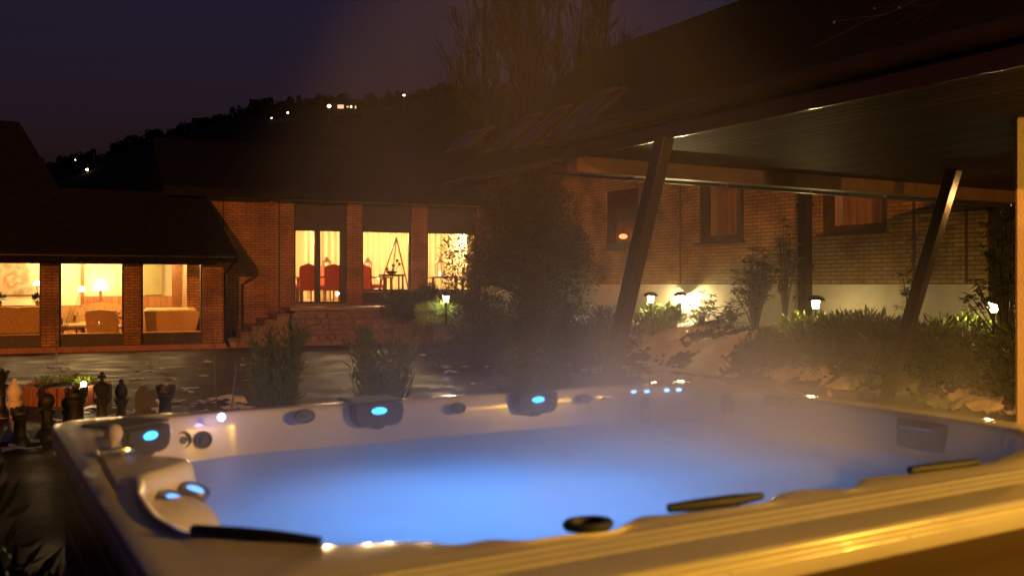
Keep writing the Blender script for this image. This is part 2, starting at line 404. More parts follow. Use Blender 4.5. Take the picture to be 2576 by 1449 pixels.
# lights of houses and roads up on the hill
def hill_d(px, py, d=400): return at(px, py, d)
def hill_lights():
    bulbm = emit('distant lamp glow', (1, .72, .4), 14)
    pm = mat('galvanised pole', (.2,.2,.2), .5, .6)
    proto = None
    spots = [(220,428,1.25,'bright street lamp low on the left hillside'), (683,298,.6,'faint street lamp on the hill, lower of the two left of the lit house'),
             (724,285,.9,'street lamp on the hill just left of the lit house'), (828,269,1.7,'brightest street lamp beside the lit house on the hill'),
             (1016,241,1.0,'lone street lamp on the hill skyline right of the lit house'), (190,403,.5,'dim street lamp near the foot of the hill skyline'),
             (1670,205,.45,'tiny distant lamp seen behind the bare trees')]
    for px, py, s, lab in spots:
        p = hill_d(px, py, 440 if px != 1670 else 640)
        if proto is None:
            e = empty('street_lamp', p-Vector((0,0,6*s)), 0, lab, 'street lamp', 'street lamps on the hill')
            m = MB(); m.tube([(0,0,-3),(0,0,5.9),(.1,-.4,6.1)], [.09,.06,.05], 6); m.build('pole', pm, e)
            m = MB(); m.ball((0.1,-.5,6.05), .5, 8, 6, (1,1,.75)); m.build('lamp_head', bulbm, e)
            proto = e; e.scale = (s, s, s)
        else: dup(proto, p-Vector((0,0,6*s)), 0, lab, s)
    # the lit house
    base = hill_d(868, 276, 440)
    h = empty('hillside_house', base, .1, 'small dark house with a row of lit windows high on the hill', 'house')
    w = MB(); w.box(-5.5, 7.5, 0, 7, -3, 2.6); w.build('wall', mat('dark timber cladding', (.05,.04,.03), .8), h)
    w = MB(); w.prism([(-6.2,2.6),(8.2,2.6),(6.4,4.6),(-4.4,4.6)], -.6, 7.6); w.build('roof', M['tile'], h)
    gw = emit('lit window', (1,.55,.3), 1.3); gb = emit('bright lit window', (1,.8,.55), 4)
    for x0, x1, z0, z1, mm in ((-3.4,-.6,.4,2.1,gw),(-.9+1.6,1.7,.9,1.6,gw),(2.4,3.2,.8,1.8,gb),(4.5,5.1,.5,1.7,gw)):
        f = MB(); f.box(x0-.12, x1+.12, -.06, 0, z0-.12, z1+.12); fo = f.build('window', M['darkwood'], h)
        q = MB(); q.quad((x0,-.07,z0),(x1,-.07,z0),(x1,-.07,z1),(x0,-.07,z1)); q.build('pane', mm, fo)
hill_lights()
# ------------------------------------------------------------------ hot tub
W, L = 2.80, 2.34
def uv(px, py):
    q = T.l(onz(px, py, TUBZ)); return q.x, q.y
FRONT = [(480,1340),(640,1358),(816,1372),(950,1368),(1082,1361),(1125,1372),(1185,1372),(1217,1353),(1321,1362),(1411,1346),(1545,1337),(1562,1322),(1604,1298),(1662,1297),(1760,1286),(1925,1264),(1946,1244),(2011,1231),(2114,1235),(2141,1227),(2154,1204),(2286,1194),(2467,1171),(2520,1150)]
INNER = [uv(*p) for p in FRONT]+[(2.42,.45),(2.60,.62),(2.64,.9),(2.645,1.6),(2.64,1.70),(2.545,1.79),(2.60,1.93),(2.52,2.10),(2.385,2.15),(2.3,2.205),(2.2,2.215),(1.8,2.22),(.65,2.22),(.42,2.15),(.24,1.95),(.2,1.62),(.2,1.52),(.33,1.40),(.335,1.34),(.2,1.2),(.165,1.01),(.16,.8)]
CU, CV = 1.3, 1.28
NR = 420
def cast(poly):
    out = []
    for k in range(NR):
        t = 2*pi*k/NR; dx, dy = cos(t), sin(t); best = None
        for i in range(len(poly)):
            x0, y0 = poly[i][0]-CU, poly[i][1]-CV; x1, y1 = poly[(i+1) % len(poly)][0]-CU, poly[(i+1) % len(poly)][1]-CV
            ex, ey = x1-x0, y1-y0; den = dx*ey-dy*ex
            if abs(den) < 1e-9: continue
            r = (x0*ey-y0*ex)/den; s = (x0*dy-y0*dx)/den
            if r > 0 and -1e-6 <= s <= 1+1e-6 and (best is None or r < best): best = r
        out.append(best)
    return out
def rrect(i, rad=.16):
    j = i*.4; x0, x1, y0, y1 = .07+j, W-j, .045+i, L-j; pts = []; rad = max(.05, rad-j)
    for cx, cy, a0 in ((x1-rad, y0+rad, -90),(x1-rad, y1-rad, 0),(x0+rad, y1-rad, 90),(x0+rad, y0+rad, 180)):
        for k in range(9):
            a = radians(a0+k*90/8); pts.append((cx+rad*cos(a), cy+rad*sin(a)))
    return pts
RIN = cast(INNER)
for _ in range(2): RIN = [(RIN[k-1]+2*RIN[k]+RIN[(k+1) % NR])/4 for k in range(NR)]
def build_tub():
    tub = empty('hot_tub', T.o, T.r, 'large square hot tub with pearly acrylic shell steaming in the foreground', 'hot tub')
    m = MB(); rings = []
    prof = [(.03,-.066),(.022,-.062),(.003,-.060),(.001,-.056),(.001,-.03),(.003,-.026),(.014,-.024),(.014,-.018),(.002,-.016),(0,-.012),(.001,-.006),(.006,-.001),(.012,0),(.1,0)]
    for q in (.118,.152,.186): prof += [(q-.008,0),(q-.005,.0035),(q,.005),(q+.005,.0035),(q+.008,0)]
    for i, z in prof+[(.21,.001),(.222,.003)]:
        rings.append((cast(rrect(i)), z, i))
    for o, z in ((.028,.008),(.010,.004),(0,-.012),(-.008,-.05),(-.02,-.14),(-.05,-.3),(-.2,-.62),(-.7,-.66)):
        rings.append(([max(.03, r+o) for r in RIN], z, None))
    for rr, z, ii in rings:
        for k in range(NR):
            t = 2*pi*k/NR; zz = z
            if ii is not None and ii > .1 and abs(CV+rr[k]*sin(t)-.045-ii) > .012: zz = 0
            m.v.append((CU+rr[k]*cos(t), CV+rr[k]*sin(t), zz))
    for i in range(len(rings)-1):
        for k in range(NR): m.f.append((i*NR+k, i*NR+(k+1) % NR, (i+1)*NR+(k+1) % NR, (i+1)*NR+k))
    m.f.append(tuple((len(rings)-1)*NR+k for k in range(NR)))
    m.build('shell', M['rim'], tub, smooth='all')
    # cabinet: slatted skirt below the lip
    c = MB()
    c.box(.151, W-.081, .121, L-.081, -1.13, -.75)
    for k in range(8):
        z1 = -.07-k*.128
        c.rbox(.12, W-.05, .085, .12, z1-.12, z1, .006); c.rbox(.12, W-.05, L-.08, L-.045, z1-.12, z1, .006)
        c.rbox(.115, .15, .121, L-.081, z1-.12, z1, .006); c.rbox(W-.08, W-.045, .121, L-.081, z1-.12, z1, .006)
    for x in (.11, .95, 1.86, W-.14): c.rbox(x, x+.1, .068, .085, -1.13, -.07, .005)
    c.build('cabinet', plank_mat('brown cabinet slats', (.09,.05,.022), axis=2, width=.4, rough=.4, bump=.2), tub)
    # headrests with a lit water spout
    led = emit('blue light lens', (.035,.36,1), 5); dim = emit('blue lens', (.12,.36,1), 2.2)
    def pad(mat4, s=1.0, lit=True):
        pl = [(-.098,.0),(.098,.0),(.103,-.03),(.096,-.062),(.08,-.078),(.055,-.083),(.03,-.081),(.018,-.09),(0,-.094)]
        pl = [(x*s, z*s) for x, z in pl]; pl = pl+[(-x, z) for x, z in pl[::-1][1:-2]]
        a = MB(); a.prism(pl[::-1], -.03, .05, mat4)
        inner = [(x*.9, z*.9-.003) for x, z in pl]; a.prism(inner[::-1], -.041, -.0301, mat4); a.prism([(-.1*s,.006),(.1*s,.006),(.098*s,.013),(-.098*s,.013)][::-1], -.028, .135, mat4)
        po = a.build('headrest', M['rubber'], tub)
        b = MB(); b.ball((0,0,0), .03*s, 14, 8, (1,.42,.42), mat4 @ Matrix.Translation((0,-.041,-.024*s))); b.build('spout_light', led, po, smooth='all')
    for px, s in ((947,1.0),(1345,1.0)):
        x, z = T.fp(px, 1030, 2.2); pad(Matrix.Translation((x, 2.212, .004)), s)
    x, z = T.fp(365, 1085, 2.0)
    q = T.l(onz(365, 1052, TUBZ)); pad(Matrix.Translation((.305, 2.005, .006)) @ Matrix.Rotation(radians(40), 4, 'Z'), 1.0)
    # jets on the far inner wall
    def jet(mat4, r, name='jet', sx=1.0):
        j = MB(); j.lathe([(r,0),(r,.012),(r*.86,.02),(r*.7,.012),(r*.45,.012),(r*.4,.022),(r*.12,.022),(r*.1,.008)], 18, M=mat4 @ Matrix.Rotation(radians(90), 4, 'X') @ Matrix.Diagonal((sx,1,1,1)))
        j.build(name, M['jet'], tub, smooth=True)
    M['jet'] = mat('grey jet ring', (.16,.15,.15), .3, metal=.4)
    M['recess'] = mat('shadow grey moulding', (.4,.36,.34), .35)
    for px, py, r, sx in ((455,1103,.03,1),(507,1103,.03,1),(765,1046,.026,1.5),(1150,1026,.022,1.5),(1470,1002,.02,1.5)):
        yy = 2.19; x, z = T.fp(px, py, yy)
        if px < 600: yy = 2.17
        jet(Matrix.Translation((x, yy, z)), r, sx=sx)
    # corner seat: two upright grab pads and a pale pillow with its row of lights
    for (u, v, z0, z1) in ((2.375,2.125,-.16,-.035),(2.535,1.79,-.085,.0)):
        g = MB(); g.rbox(-.022, .022, -.02, .05, z0, z1, .013, Matrix.Translation((u, v, 0)) @ Matrix.Rotation(radians(-35), 4, 'Z')); g.build('grab_pad', M['rubber'], tub)
    g = MB(); g.ball((0,0,0), .075, 18, 10, (1,.45,.6), Matrix.Translation((2.50, 2.04, -.062)) @ Matrix.Rotation(radians(-55), 4, 'Z')); g.build('pillow', M['white'], tub, smooth='all')
    rl = emit('pale blue lens', (.2,.42,1), 9)
    for px, py in ((1592,986),(1625,985),(1675,982),(1705,981)):
        x, y = uv(px, py); g = MB(); g.ball((x, y-.006, .002), .012, 8, 6, (1.2,.8,.6)); g.build('rim_light', rl, tub, smooth='all')
    x, y = uv(557, 1052); g = MB(); g.ball((x, y, .004), .012, 10, 6); g.build('rim_light', emit('violet white lens', (.5,.45,1), 30), tub, smooth='all')
    # control recess with a chrome bar on the right wall
    def onx(px, py, xx):
        d = Vector(((px-CX)/F, 1, (HY-py)/F)); c = Vector((0,0,CH)); t = (xx-(c-T.o).dot(T.X))/d.dot(T.X); return T.l(c+d*t)
    a = onx(2262, 1100, 2.64); b = onx(2390, 1085, 2.64)
    g = MB(); y0, y1 = min(a.y,b.y), max(a.y,b.y)
    g.rbox(2.618, 2.66, y0, y1, -.11, -.012, .008); co = g.build('control_recess', M['recess'], tub)
    g = MB(); g.tube([(2.608, y0+.03, -.035),(2.598, y0+.05, -.033),(2.598, y1-.05, -.033),(2.608, y1-.03, -.035)], .008, 8); g.build('grab_bar', M['chrome'], co, smooth=True)
    p = onx(1960, 1006, 2.63); g = MB(); g.rbox(2.6, 2.65, p.y-.06, p.y+.06, p.z-.02, p.z+.02, .01); g.build('jet', M['jet'], tub)
    # dark pads along the near inner edge, seen from behind
    for pts, r in (([(486,1350),(600,1362),(700,1372),(808,1380)], .0135), ([(1685,1294),(1760,1286),(1850,1274),(1920,1262)], .0125), ([(2292,1196),(2360,1188),(2464,1174)], .0125)):
        t = MB(); P3 = [uv(*p) for p in pts]; n = len(P3)
        t.tube([(x, y+.004, .012) for x, y in P3], [r*.7]+[r]*(n-2)+[r*.6], 10); t.build('neck_pad', M['rubber'], tub, smooth=True)
    x, y = uv(1484, 1332); g = MB(); g.lathe([(.043,-.006),(.047,.002),(.043,.008),(.03,.008),(.028,-.002)], 24, (x, y+.006, .008), sx=1.1, sy=.85); g.build('cup_holder', M['rubber'], tub, smooth=True)
    # moulded arm rest in the left corner, with two lit cup wells
    g = MB(); g.ball((0,0,0), 1, 28, 18, (.125,.21,.105), Matrix.Translation((.245, 1.2, -.155)) @ Matrix.Rotation(radians(-14), 4, 'Z'))
    ar = g.build('arm_rest', M['acryl'], tub, smooth='all')
    for px, py in ((440,1256),(490,1234)):
        q = T.l(onz(px, py, TUBZ-.058)); g = MB(); Mx = Matrix.Translation(q) @ Matrix.Rotation(radians(18), 4, 'Y') @ Matrix.Rotation(radians(12), 4, 'X')
        g.lathe([(.034,-.02),(.038,.004),(.034,.01),(.029,.008),(.028,-.006)], 18, M=Mx); w = g.build('cup_well', M['jet'], ar, smooth=True)
        g = MB(); g.lathe([(.024,-.004),(.02,.002),(.004,.004)], 14, M=Mx @ Matrix.Translation((0,0,.004))); g.build('well_light', dim, w, smooth='all')
    # things on the left rim: round cap and an angled trim bar
    q = T.l(onz(287, 1108, TUBZ)); g = MB(); g.ball((q.x, q.y, .02), .027, 16, 10, (.9,.9,1.05)); g.build('filter_cap', M['white'], tub, smooth=True)
    P3 = [T.l(onz(*p, TUBZ+.012)) for p in ((335,1132),(300,1137),(256,1142),(250,1152),(270,1190),(295,1232))]
    g = MB(); g.tube([(p.x, p.y, .016) for p in P3], .009, 8); g.build('trim_bar', M['chrome'], tub, smooth=True)
    return tub
build_tub()
# water
def build_water():
    m = MB(); K = 46
    for i in range(K+1):
        f = i/K
        for k in range(NR):
            t = 2*pi*k/NR; r = max(.001, (RIN[k]-.018)*f); x, y = CU+r*cos(t), CV+r*sin(t)
            z = .004*nz(x*4, y*4, 1)+.0012*nz(x*12, y*12, 4)
            d = sqrt(((x-2.15)/.42)**2+((y-1.72)/.3)**2); z += (.05*max(0, 1-d)+.016*nz(x*18, y*18, 2)*sm(1.6, .3, d)) if d < 1.6 else 0
            m.v.append((x, y, -.142+z))
    for i in range(K):
        for k in range(NR): m.f.append((i*NR+k, (i+1)*NR+k, (i+1)*NR+(k+1) % NR, i*NR+(k+1) % NR))
    mt, nt, b = newmat('aerated pool water'); N = nt.nodes.new; Lk = nt.links.new
    out = [n for n in nt.nodes if n.type == 'OUTPUT_MATERIAL'][0]; nt.nodes.remove(b)
    tr = N('ShaderNodeBsdfTranslucent'); tr.inputs['Color'].default_value = (.62,.75,.9,1)
    df = N('ShaderNodeBsdfDiffuse'); df.inputs['Color'].default_value = (.62,.66,.72,1)
    x1 = N('ShaderNodeMixShader'); x1.inputs[0].default_value = .42; Lk(tr.outputs[0], x1.inputs[1]); Lk(df.outputs[0], x1.inputs[2])
    gl = N('ShaderNodeBsdfGlossy'); gl.inputs['Roughness'].default_value = .5
    fr = N('ShaderNodeFresnel'); fr.inputs['IOR'].default_value = 1.33
    x2 = N('ShaderNodeMixShader'); Lk(fr.outputs[0], x2.inputs[0]); Lk(x1.outputs[0], x2.inputs[1]); Lk(gl.outputs[0], x2.inputs[2])
    tc = N('ShaderNodeTexCoord'); n = N('ShaderNodeTexNoise'); n.inputs['Scale'].default_value = 9; n.inputs['Detail'].default_value = 4; Lk(tc.outputs['Object'], n.inputs['Vector'])
    bp = N('ShaderNodeBump'); bp.inputs['Strength'].default_value = .05; bp.inputs['Distance'].default_value = .02; Lk(n.outputs['Fac'], bp.inputs['Height'])
    for s in (fr, gl): Lk(bp.outputs['Normal'], s.inputs['Normal'])
    Lk(x2.outputs[0], out.inputs['Surface'])
    o = m.build('water', mt, smooth='all', loc=T.o, rotz=T.r); tag(o, 'milky blue lit water filling the hot tub', 'water', kind='structure')
build_water()
# steam
def build_steam():
    m = MB(); m.box(-1.1, 4.2, .42, 6.2, -.10, 4.6)
    mt, nt, b = newmat('steam'); nt.nodes.remove(b); N = nt.nodes.new; Lk = nt.links.new
    out = [n for n in nt.nodes if n.type == 'OUTPUT_MATERIAL'][0]
    def math_(op, a, b2=None, c=None, clamp=False):
        q = N('ShaderNodeMath'); q.operation = op; q.use_clamp = clamp
        for i, v in enumerate((a, b2, c)):
            if v is None: continue
            if isinstance(v, (int, float)): q.inputs[i].default_value = v
            else: Lk(v, q.inputs[i])
        return q.outputs[0]
    tc = N('ShaderNodeTexCoord'); sp = N('ShaderNodeSeparateXYZ'); Lk(tc.outputs['Object'], sp.inputs[0])
    X, Y, Z = sp.outputs
    mp = N('ShaderNodeMapping'); mp.inputs['Scale'].default_value = (1, 1, .55); Lk(tc.outputs['Object'], mp.inputs['Vector'])
    no = N('ShaderNodeTexNoise'); no.inputs['Scale'].default_value = 1.15; no.inputs['Detail'].default_value = 3; no.inputs['Roughness'].default_value = .5; no.inputs['Distortion'].default_value = .6
    Lk(mp.outputs[0], no.inputs['Vector'])
    nm = N('ShaderNodeMapRange'); nm.inputs['From Min'].default_value = .38; nm.inputs['From Max'].default_value = .7; Lk(no.outputs['Fac'], nm.inputs['Value'])
    # plume axis drifts away from the camera with height
    cx = math_('MULTIPLY_ADD', Z, .38, 1.5); cy = math_('MULTIPLY_ADD', Z, .8, 1.3)
    dx = math_('SUBTRACT', X, cx); dy = math_('SUBTRACT', Y, cy)
    rx = math_('MULTIPLY_ADD', Z, -.42, 1.65); ry = math_('MULTIPLY_ADD', Z, .3, 1.05)
    q = math_('ADD', math_('POWER', math_('ABSOLUTE', math_('DIVIDE', dx, rx)), 2), math_('POWER', math_('ABSOLUTE', math_('DIVIDE', dy, ry)), 2))
    lat = N('ShaderNodeMapRange'); lat.interpolation_type = 'SMOOTHSTEP'; lat.inputs['From Min'].default_value = 1.15; lat.inputs['From Max'].default_value = .1; Lk(q, lat.inputs['Value'])
    low = math_('MULTIPLY', math_('EXPONENT', math_('MULTIPLY', Z, -6.0)), STEAM_LOW)
    hi = N('ShaderNodeMapRange'); hi.interpolation_type = 'SMOOTHSTEP'; hi.inputs['From Min'].default_value = 4.4; hi.inputs['From Max'].default_value = .6; hi.inputs['To Max'].default_value = STEAM_HI; Lk(Z, hi.inputs['Value'])
    v = math_('ADD', low, hi.outputs['Result'])
    q2 = math_('ADD', math_('POWER', math_('ABSOLUTE', math_('DIVIDE', math_('SUBTRACT', X, 2.25), 1.0)), 2), math_('POWER', math_('ABSOLUTE', math_('DIVIDE', math_('SUBTRACT', Y, 1.45), .95)), 2))
    lb = N('ShaderNodeMapRange'); lb.interpolation_type = 'SMOOTHSTEP'; lb.inputs['From Min'].default_value = 1.1; lb.inputs['From Max'].default_value = .0; Lk(q2, lb.inputs['Value'])
    churn = math_('MULTIPLY', math_('MULTIPLY', lb.outputs['Result'], math_('EXPONENT', math_('MULTIPLY', math_('ADD', Z, .1), -6.5))), STEAM_CHURN)
    d = math_('MULTIPLY', math_('ADD', math_('MULTIPLY', v, lat.outputs['Result']), churn), math_('MULTIPLY_ADD', nm.outputs['Result'], 1.7, .06))
    vp = N('ShaderNodeVolumePrincipled'); vp.inputs['Color'].default_value = (.96,.95,.95,1); vp.inputs['Anisotropy'].default_value = .1
    Lk(d, vp.inputs['Density']); Lk(vp.outputs[0], out.inputs['Volume'])
    o = m.build('steam', mt, loc=T.o, rotz=T.r); tag(o, 'pale steam rising off the hot tub water', 'steam', kind='stuff')
    return o

build_steam()
# ------------------------------------------------------------------ buildings
def wall_open(m, x0, x1, z0, z1, ops, y0, y1):
    """wall slab with rectangular openings (xa, xb, za, zb), boxes butted end to end"""
    ops = sorted(ops); x = x0
    for xa, xb, za, zb in ops:
        if xa > x: m.box(x, xa, y0, y1, z0, z1)
        if za > z0: m.box(xa, xb, y0, y1, z0, za)
        if zb < z1: m.box(xa, xb, y0, y1, zb, z1)
        x = xb
    if x < x1: m.box(x, x1, y0, y1, z0, z1)
def frame_bars(m, xa, xb, za, zb, w, y0, y1, mull=()):
    m.box(xa, xa+w, y0, y1, za, zb); m.box(xb-w, xb, y0, y1, za, zb)
    m.box(xa+w, xb-w, y0, y1, za, za+w); m.box(xa+w, xb-w, y0, y1, zb-w, zb)
    for x in mull: m.box(x-w*.6, x+w*.6, y0, y1, za+w, zb-w)
def curtain(m, x0, x1, z0, z1, y, amp=.04, per=.16, flare=0):
    n = max(8, int((x1-x0)/per*8)); ph = random.uniform(0, 6); vs = []
    for i in range(n+1):
        x = x0+(x1-x0)*i/n; yy = amp*sin(2*pi*(x-x0)/per+ph+1.3*nz(x*2, y))+amp*.6*nz(x*5, 3.3)
        vs += [(x, y+yy, z0), (x, y+yy, z1)]
    m.add(vs, [(2*i, 2*i+2, 2*i+3, 2*i+1) for i in range(n)])
def room(parent, x0, x1, y0, y1, z0, z1, wm, fm, cm):
    m = MB(); t = .08
    m.box(x0-t, x1+t, y1, y1+t, z0, z1); m.box(x0-t, x0, y0, y1, z0, z1); m.box(x1, x1+t, y0, y1, z0, z1); m.build('interior_wall', wm, parent)
    m = MB(); m.box(x0-t, x1+t, y0, y1+t, z0-t, z0-.001); m.build('floor', fm, parent)
    m = MB(); m.box(x0-t, x1+t, y0, y1+t, z1+.001, z1+t); m.build('ceiling', cm, parent)
# ---- lounge wing, far left
LW = empty('lounge_wing', LF.o, LF.r, 'low brick wing with dark overhanging roof and lit lounge windows on the far left', 'building')
lw = lambda px, py=750, y=0.0: LF.fp(px, py, y)
wz0, wz1 = lw(230, 838)[1], lw(230, 661)[1]
WX = [(-70, 104), (148, 312), (355, 510)]
LOPS = [(lw(a)[0], lw(b)[0], .06, wz1+.02) for a, b in WX]
LX0, LX1 = LOPS[0][0]-3, lw(562)[0]
LTOP = lw(300, 652)[1]+.12
m = MB(); wall_open(m, LX0, LX1, 0, LTOP, LOPS, 0, .35); m.box(LX1-.35, LX1, .351, 9, 0, LTOP); m.build('wall', M['brick'], LW)
m = MB(); m.box(LX0, LX1+.1, -.16, -.003, 0, .13); m.build('plinth', M['terra'], LW)
for k, (xa, xb, za, zb) in enumerate(LOPS):
    f = MB(); frame_bars(f, xa+.002, xb-.002, za, zb, .045, .1, .2)
    f.box(xa+.047, xb-.047, .13, .19, za+.046, wz0-.03)      # dark panel below the glass
    fo = f.build('window', M['darkwood'], LW)
    s = MB(); s.box(xa+.03, xb-.03, .05, .24, wz0-.028, wz0); s.build('sill', mat('pale window sill', (.5,.33,.15), .5), fo)
    p = MB(); p.quad((xa+.046,.15,wz0),(xb-.046,.15,wz0),(xb-.046,.15,zb-.046),(xa+.046,.15,zb-.046)); p.build('pane', M['glass'], fo)
# roof
ex, ez = lw(597, 640, -.6); rz_ = LF.fp(515, 486, 1.35)
m = MB()
v = [(LX0,-.6,ez),(ex,-.6,ez),(rz_[0],1.35,rz_[1]),(LX0,1.35,rz_[1]),(LX0,9.6,rz_[1]-.06),(rz_[0],9.6,rz_[1]-.06)]
v += [(x, y, z-.2) for x, y, z in v]
m.add(v, [(0,1,2,3),(3,2,5,4),(0,6,7,1),(1,7,8,2),(2,8,11,5),(4,5,11,10),(6,9,8,7),(9,10,11,8)])
m.build('roof', M['tile'], LW)
m = MB(); gz = lw(300, 642, -.62)[1]; m.tube([(LX0,-.66,gz-.02),(ex-.05,-.66,gz-.02)], .06, 10); m.build('gutter', M['gutter'], LW, smooth=True)
dx_ = lw(567, 760, -.12)[0]
m = MB(); m.tube([(dx_+.2,-.62,gz-.05),(dx_+.12,-.5,gz-.2),(dx_,-.12,gz-.42),(dx_,-.1,.25),(dx_+.06,-.2,.06)], .042, 8); m.build('downpipe', M['gutter'], LW, smooth=True)
# awnings: cassette bar with scalloped valance
for a, b in ((-90, 128), (130, 547)):
    xa, xb = lw(a, 650, -.3)[0], lw(b, 650, -.3)[0]; zb_ = lw(300, 652, -.3)[1]
    m = MB(); m.rbox(xa+.02, xb-.02, -.33, -.26, zb_-.02, zb_+.018, .012); aw = m.build('awning', M['awn'], LW)
    n = int((xb-xa)/.06); pts = [(xa+.03+(xb-xa-.06)*i/n, zb_-.10-.022*abs(sin(pi*(xa+(xb-xa)*i/n)/.27))) for i in range(n+1)]
    m = MB(); m.add([(x, -.3, zb_-.02) for x, _ in pts]+[(x, -.3, z) for x, z in pts], [(i, i+1, n+2+i, n+1+i) for i in range(n)]); m.build('valance', M['canvas'], aw)
# lounge interior
LY1 = 4.3
room(LW, LX0+.3, LX1-.36, .36, LY1, .2, LTOP+.1, M['cream'], M['floorwood'], mat('white ceiling', (.8,.72,.55), .9))
def lpt(px, py, y): x, z = LF.fp(px, py, y); return x, z
bits = MB(); zt = lpt(250, 745, 4.28)[1]
xa, xb = lpt(203, 745, 4.28)[0], LX1-.4
bits.box(xa, xb, 4.24, 4.299, .2, zt); bits.box(LX0+.4, xa, 4.26, 4.299, .2, zt-.25); bits.build('wainscot', M['wain'], LW)
m = MB(); x = lpt(207, 700, 4.1)[0]; m.box(x-.045, x+.045, 4.1, 4.2, .2, LTOP+.1); m.build('timber_post', M['wood'], LW); m = MB()
x2 = lpt(448, 700, 3.2)[0]; m.box(x2-.16, x2+.16, 3.2, 3.34, .2, LTOP+.1); m.build('timber_post', M['wood'], LW); m = MB(); m.box(x2+.161, LX1-.37, 3.24, 3.3, .2, lpt(480, 747, 3.25)[1]); m.build('wainscot', M['wain'], LW)
m = MB(); xa, xb = lpt(356, 700, 4.2)[0], lpt(408, 700, 4.2)[0]; m.box(xa, xb, 4.2, 4.238, zt+.03, LTOP+.09)
xa, xb = lpt(463, 700, 3.9)[0], lpt(503, 700, 3.9)[0]; m.box(xa, xb, 3.9, 3.96, .6, LTOP+.09); m.build('wall_panel', M['panel'], LW)
# mottled painting behind the left window
pm, nt, b = newmat('mottled painting'); tc = nt.nodes.new('ShaderNodeTexCoord'); n1 = nt.nodes.new('ShaderNodeTexNoise'); n1.inputs['Scale'].default_value = 1.6; n1.inputs['Detail'].default_value = 5
rp = nt.nodes.new('ShaderNodeValToRGB'); e_ = rp.color_ramp.elements; e_[0].position = .3; e_[0].color = (.12,.08,.05,1); e_[1].position = .75; e_[1].color = (.8,.62,.36,1)
q = e_.new(.45); q.color = (.42,.34,.2,1); q = e_.new(.58); q.color = (.5,.12,.05,1)
nt.links.new(tc.outputs['Object'], n1.inputs['Vector']); nt.links.new(n1.outputs['Fac'], rp.inputs['Fac']); nt.links.new(rp.outputs['Color'], b.inputs['Base Color'])
xa, xb = lpt(-50, 700, 4.2)[0], lpt(96, 700, 4.2)[0]
m = MB(); m.box(xa, xb, 4.2, 4.25, zt+.05, LTOP+.02); tag(m.build('painting', pm, loc=LF.o, rotz=LF.r), 'large mottled red and grey painting on the lounge wall in the leftmost window', 'painting')
m = MB(); m.box(LX0+.5, lpt(104, 770, 1.9)[0], 1.9, 1.98, .2, lpt(50, 768, 1.9)[1]); tag(m.build('partition', M['wain'], loc=LF.o, rotz=LF.r), 'low pine partition behind the two armchairs in the leftmost window', 'partition')
# lounge seats
def armchair(parent_loc, rz, lab, s=1.0, w=.62):
    e = empty('armchair', parent_loc, rz, lab, 'armchair', 'lounge seats')
    m = MB(); m.rbox(-w/2+.06, w/2-.06, -.28, .26, .34, .46, .05); m.build('seat', M['strawlt'], e)
    pl = [(-w/2+.02,.3),(w/2-.02,.3),(w/2+.02,.8),(w/2-.04,.93),(0,.97),(-w/2+.04,.93),(-w/2-.02,.8)]
    m = MB(); m.prism(pl, .24, .34, Matrix.Rotation(radians(-8), 4, 'X')); m.build('backrest', M['straw'], e)
    for sx in (-1, 1):
        m = MB(); m.tube([(sx*w/2,.27,.68),(sx*(w/2+.03),.1,.66),(sx*(w/2+.02),-.15,.64),(sx*(w/2),-.28,.6),(sx*w/2,-.3,.45)], [.03,.035,.035,.04,.025], 8); m.build('arm', M['wood'], e, smooth=True)
        for y in (-.27, .27):
            m = MB(); m.tube([(sx*(w/2-.04), y, 0),(sx*(w/2-.04), y, .38)], [.02,.03], 6); m.build('leg', M['wood'], e)
    e.scale = (s, s, s); return e
fz = .2
def lpos(px, y): return LF.w(LF.fp(px, 800, y)[0], y, fz)
c0 = armchair(lpos(20, 1.1), LF.r+pi, 'wicker armchair seen from behind, leftmost in the lounge windows', .95, .95)
c1 = dup(c0, lpos(84, 1.05), LF.r+pi, 'wicker armchair seen from behind at the right of the leftmost lounge window', .95)
c2 = dup(c0, lpos(185, 1.6), LF.r+.5, 'armchair facing the garden at the left of the middle lounge window', .9)
c3 = dup(c0, lpos(245, 1.9), LF.r-.2, 'pale striped armchair in the centre of the middle lounge window', 1.0)
c4 = dup(c0, lpos(275, .95), LF.r+2.6, 'armchair turned sideways at the right of the middle lounge window', .85)
m = MB(); xa, xb = lpt(362, 800, 1.1)[0], lpt(503, 800, 1.1)[0]; zs = lpt(430, 782, 1.1)[1]
sofa = empty('sofa', LF.w((xa+xb)/2, 1.1, fz), LF.r, 'long straw coloured sofa seen from behind in the right lounge window', 'sofa')
w2 = (xb-xa)/2; h = zs-fz
m = MB(); m.prism([(-w2+.06,.05),(w2-.14,.05),(w2,h-.05),(w2-.06,h),(-w2,h)], 0, .14); m.build('backrest', M['straw'], sofa)
m = MB(); m.rbox(-w2+.1, w2-.1, .141, .8, .12, .42, .05); m.build('seat', M['strawlt'], sofa)
for x in (-w2*.6, .0, w2*.55):
    m = MB(); m.rbox(-.26, .26, -.08, .08, -.16, .13, .06, Matrix.Translation((x, .3, h-.02)) @ Matrix.Rotation(radians(-70), 4, 'X')); m.build('cushion', M['strawlt'], sofa)
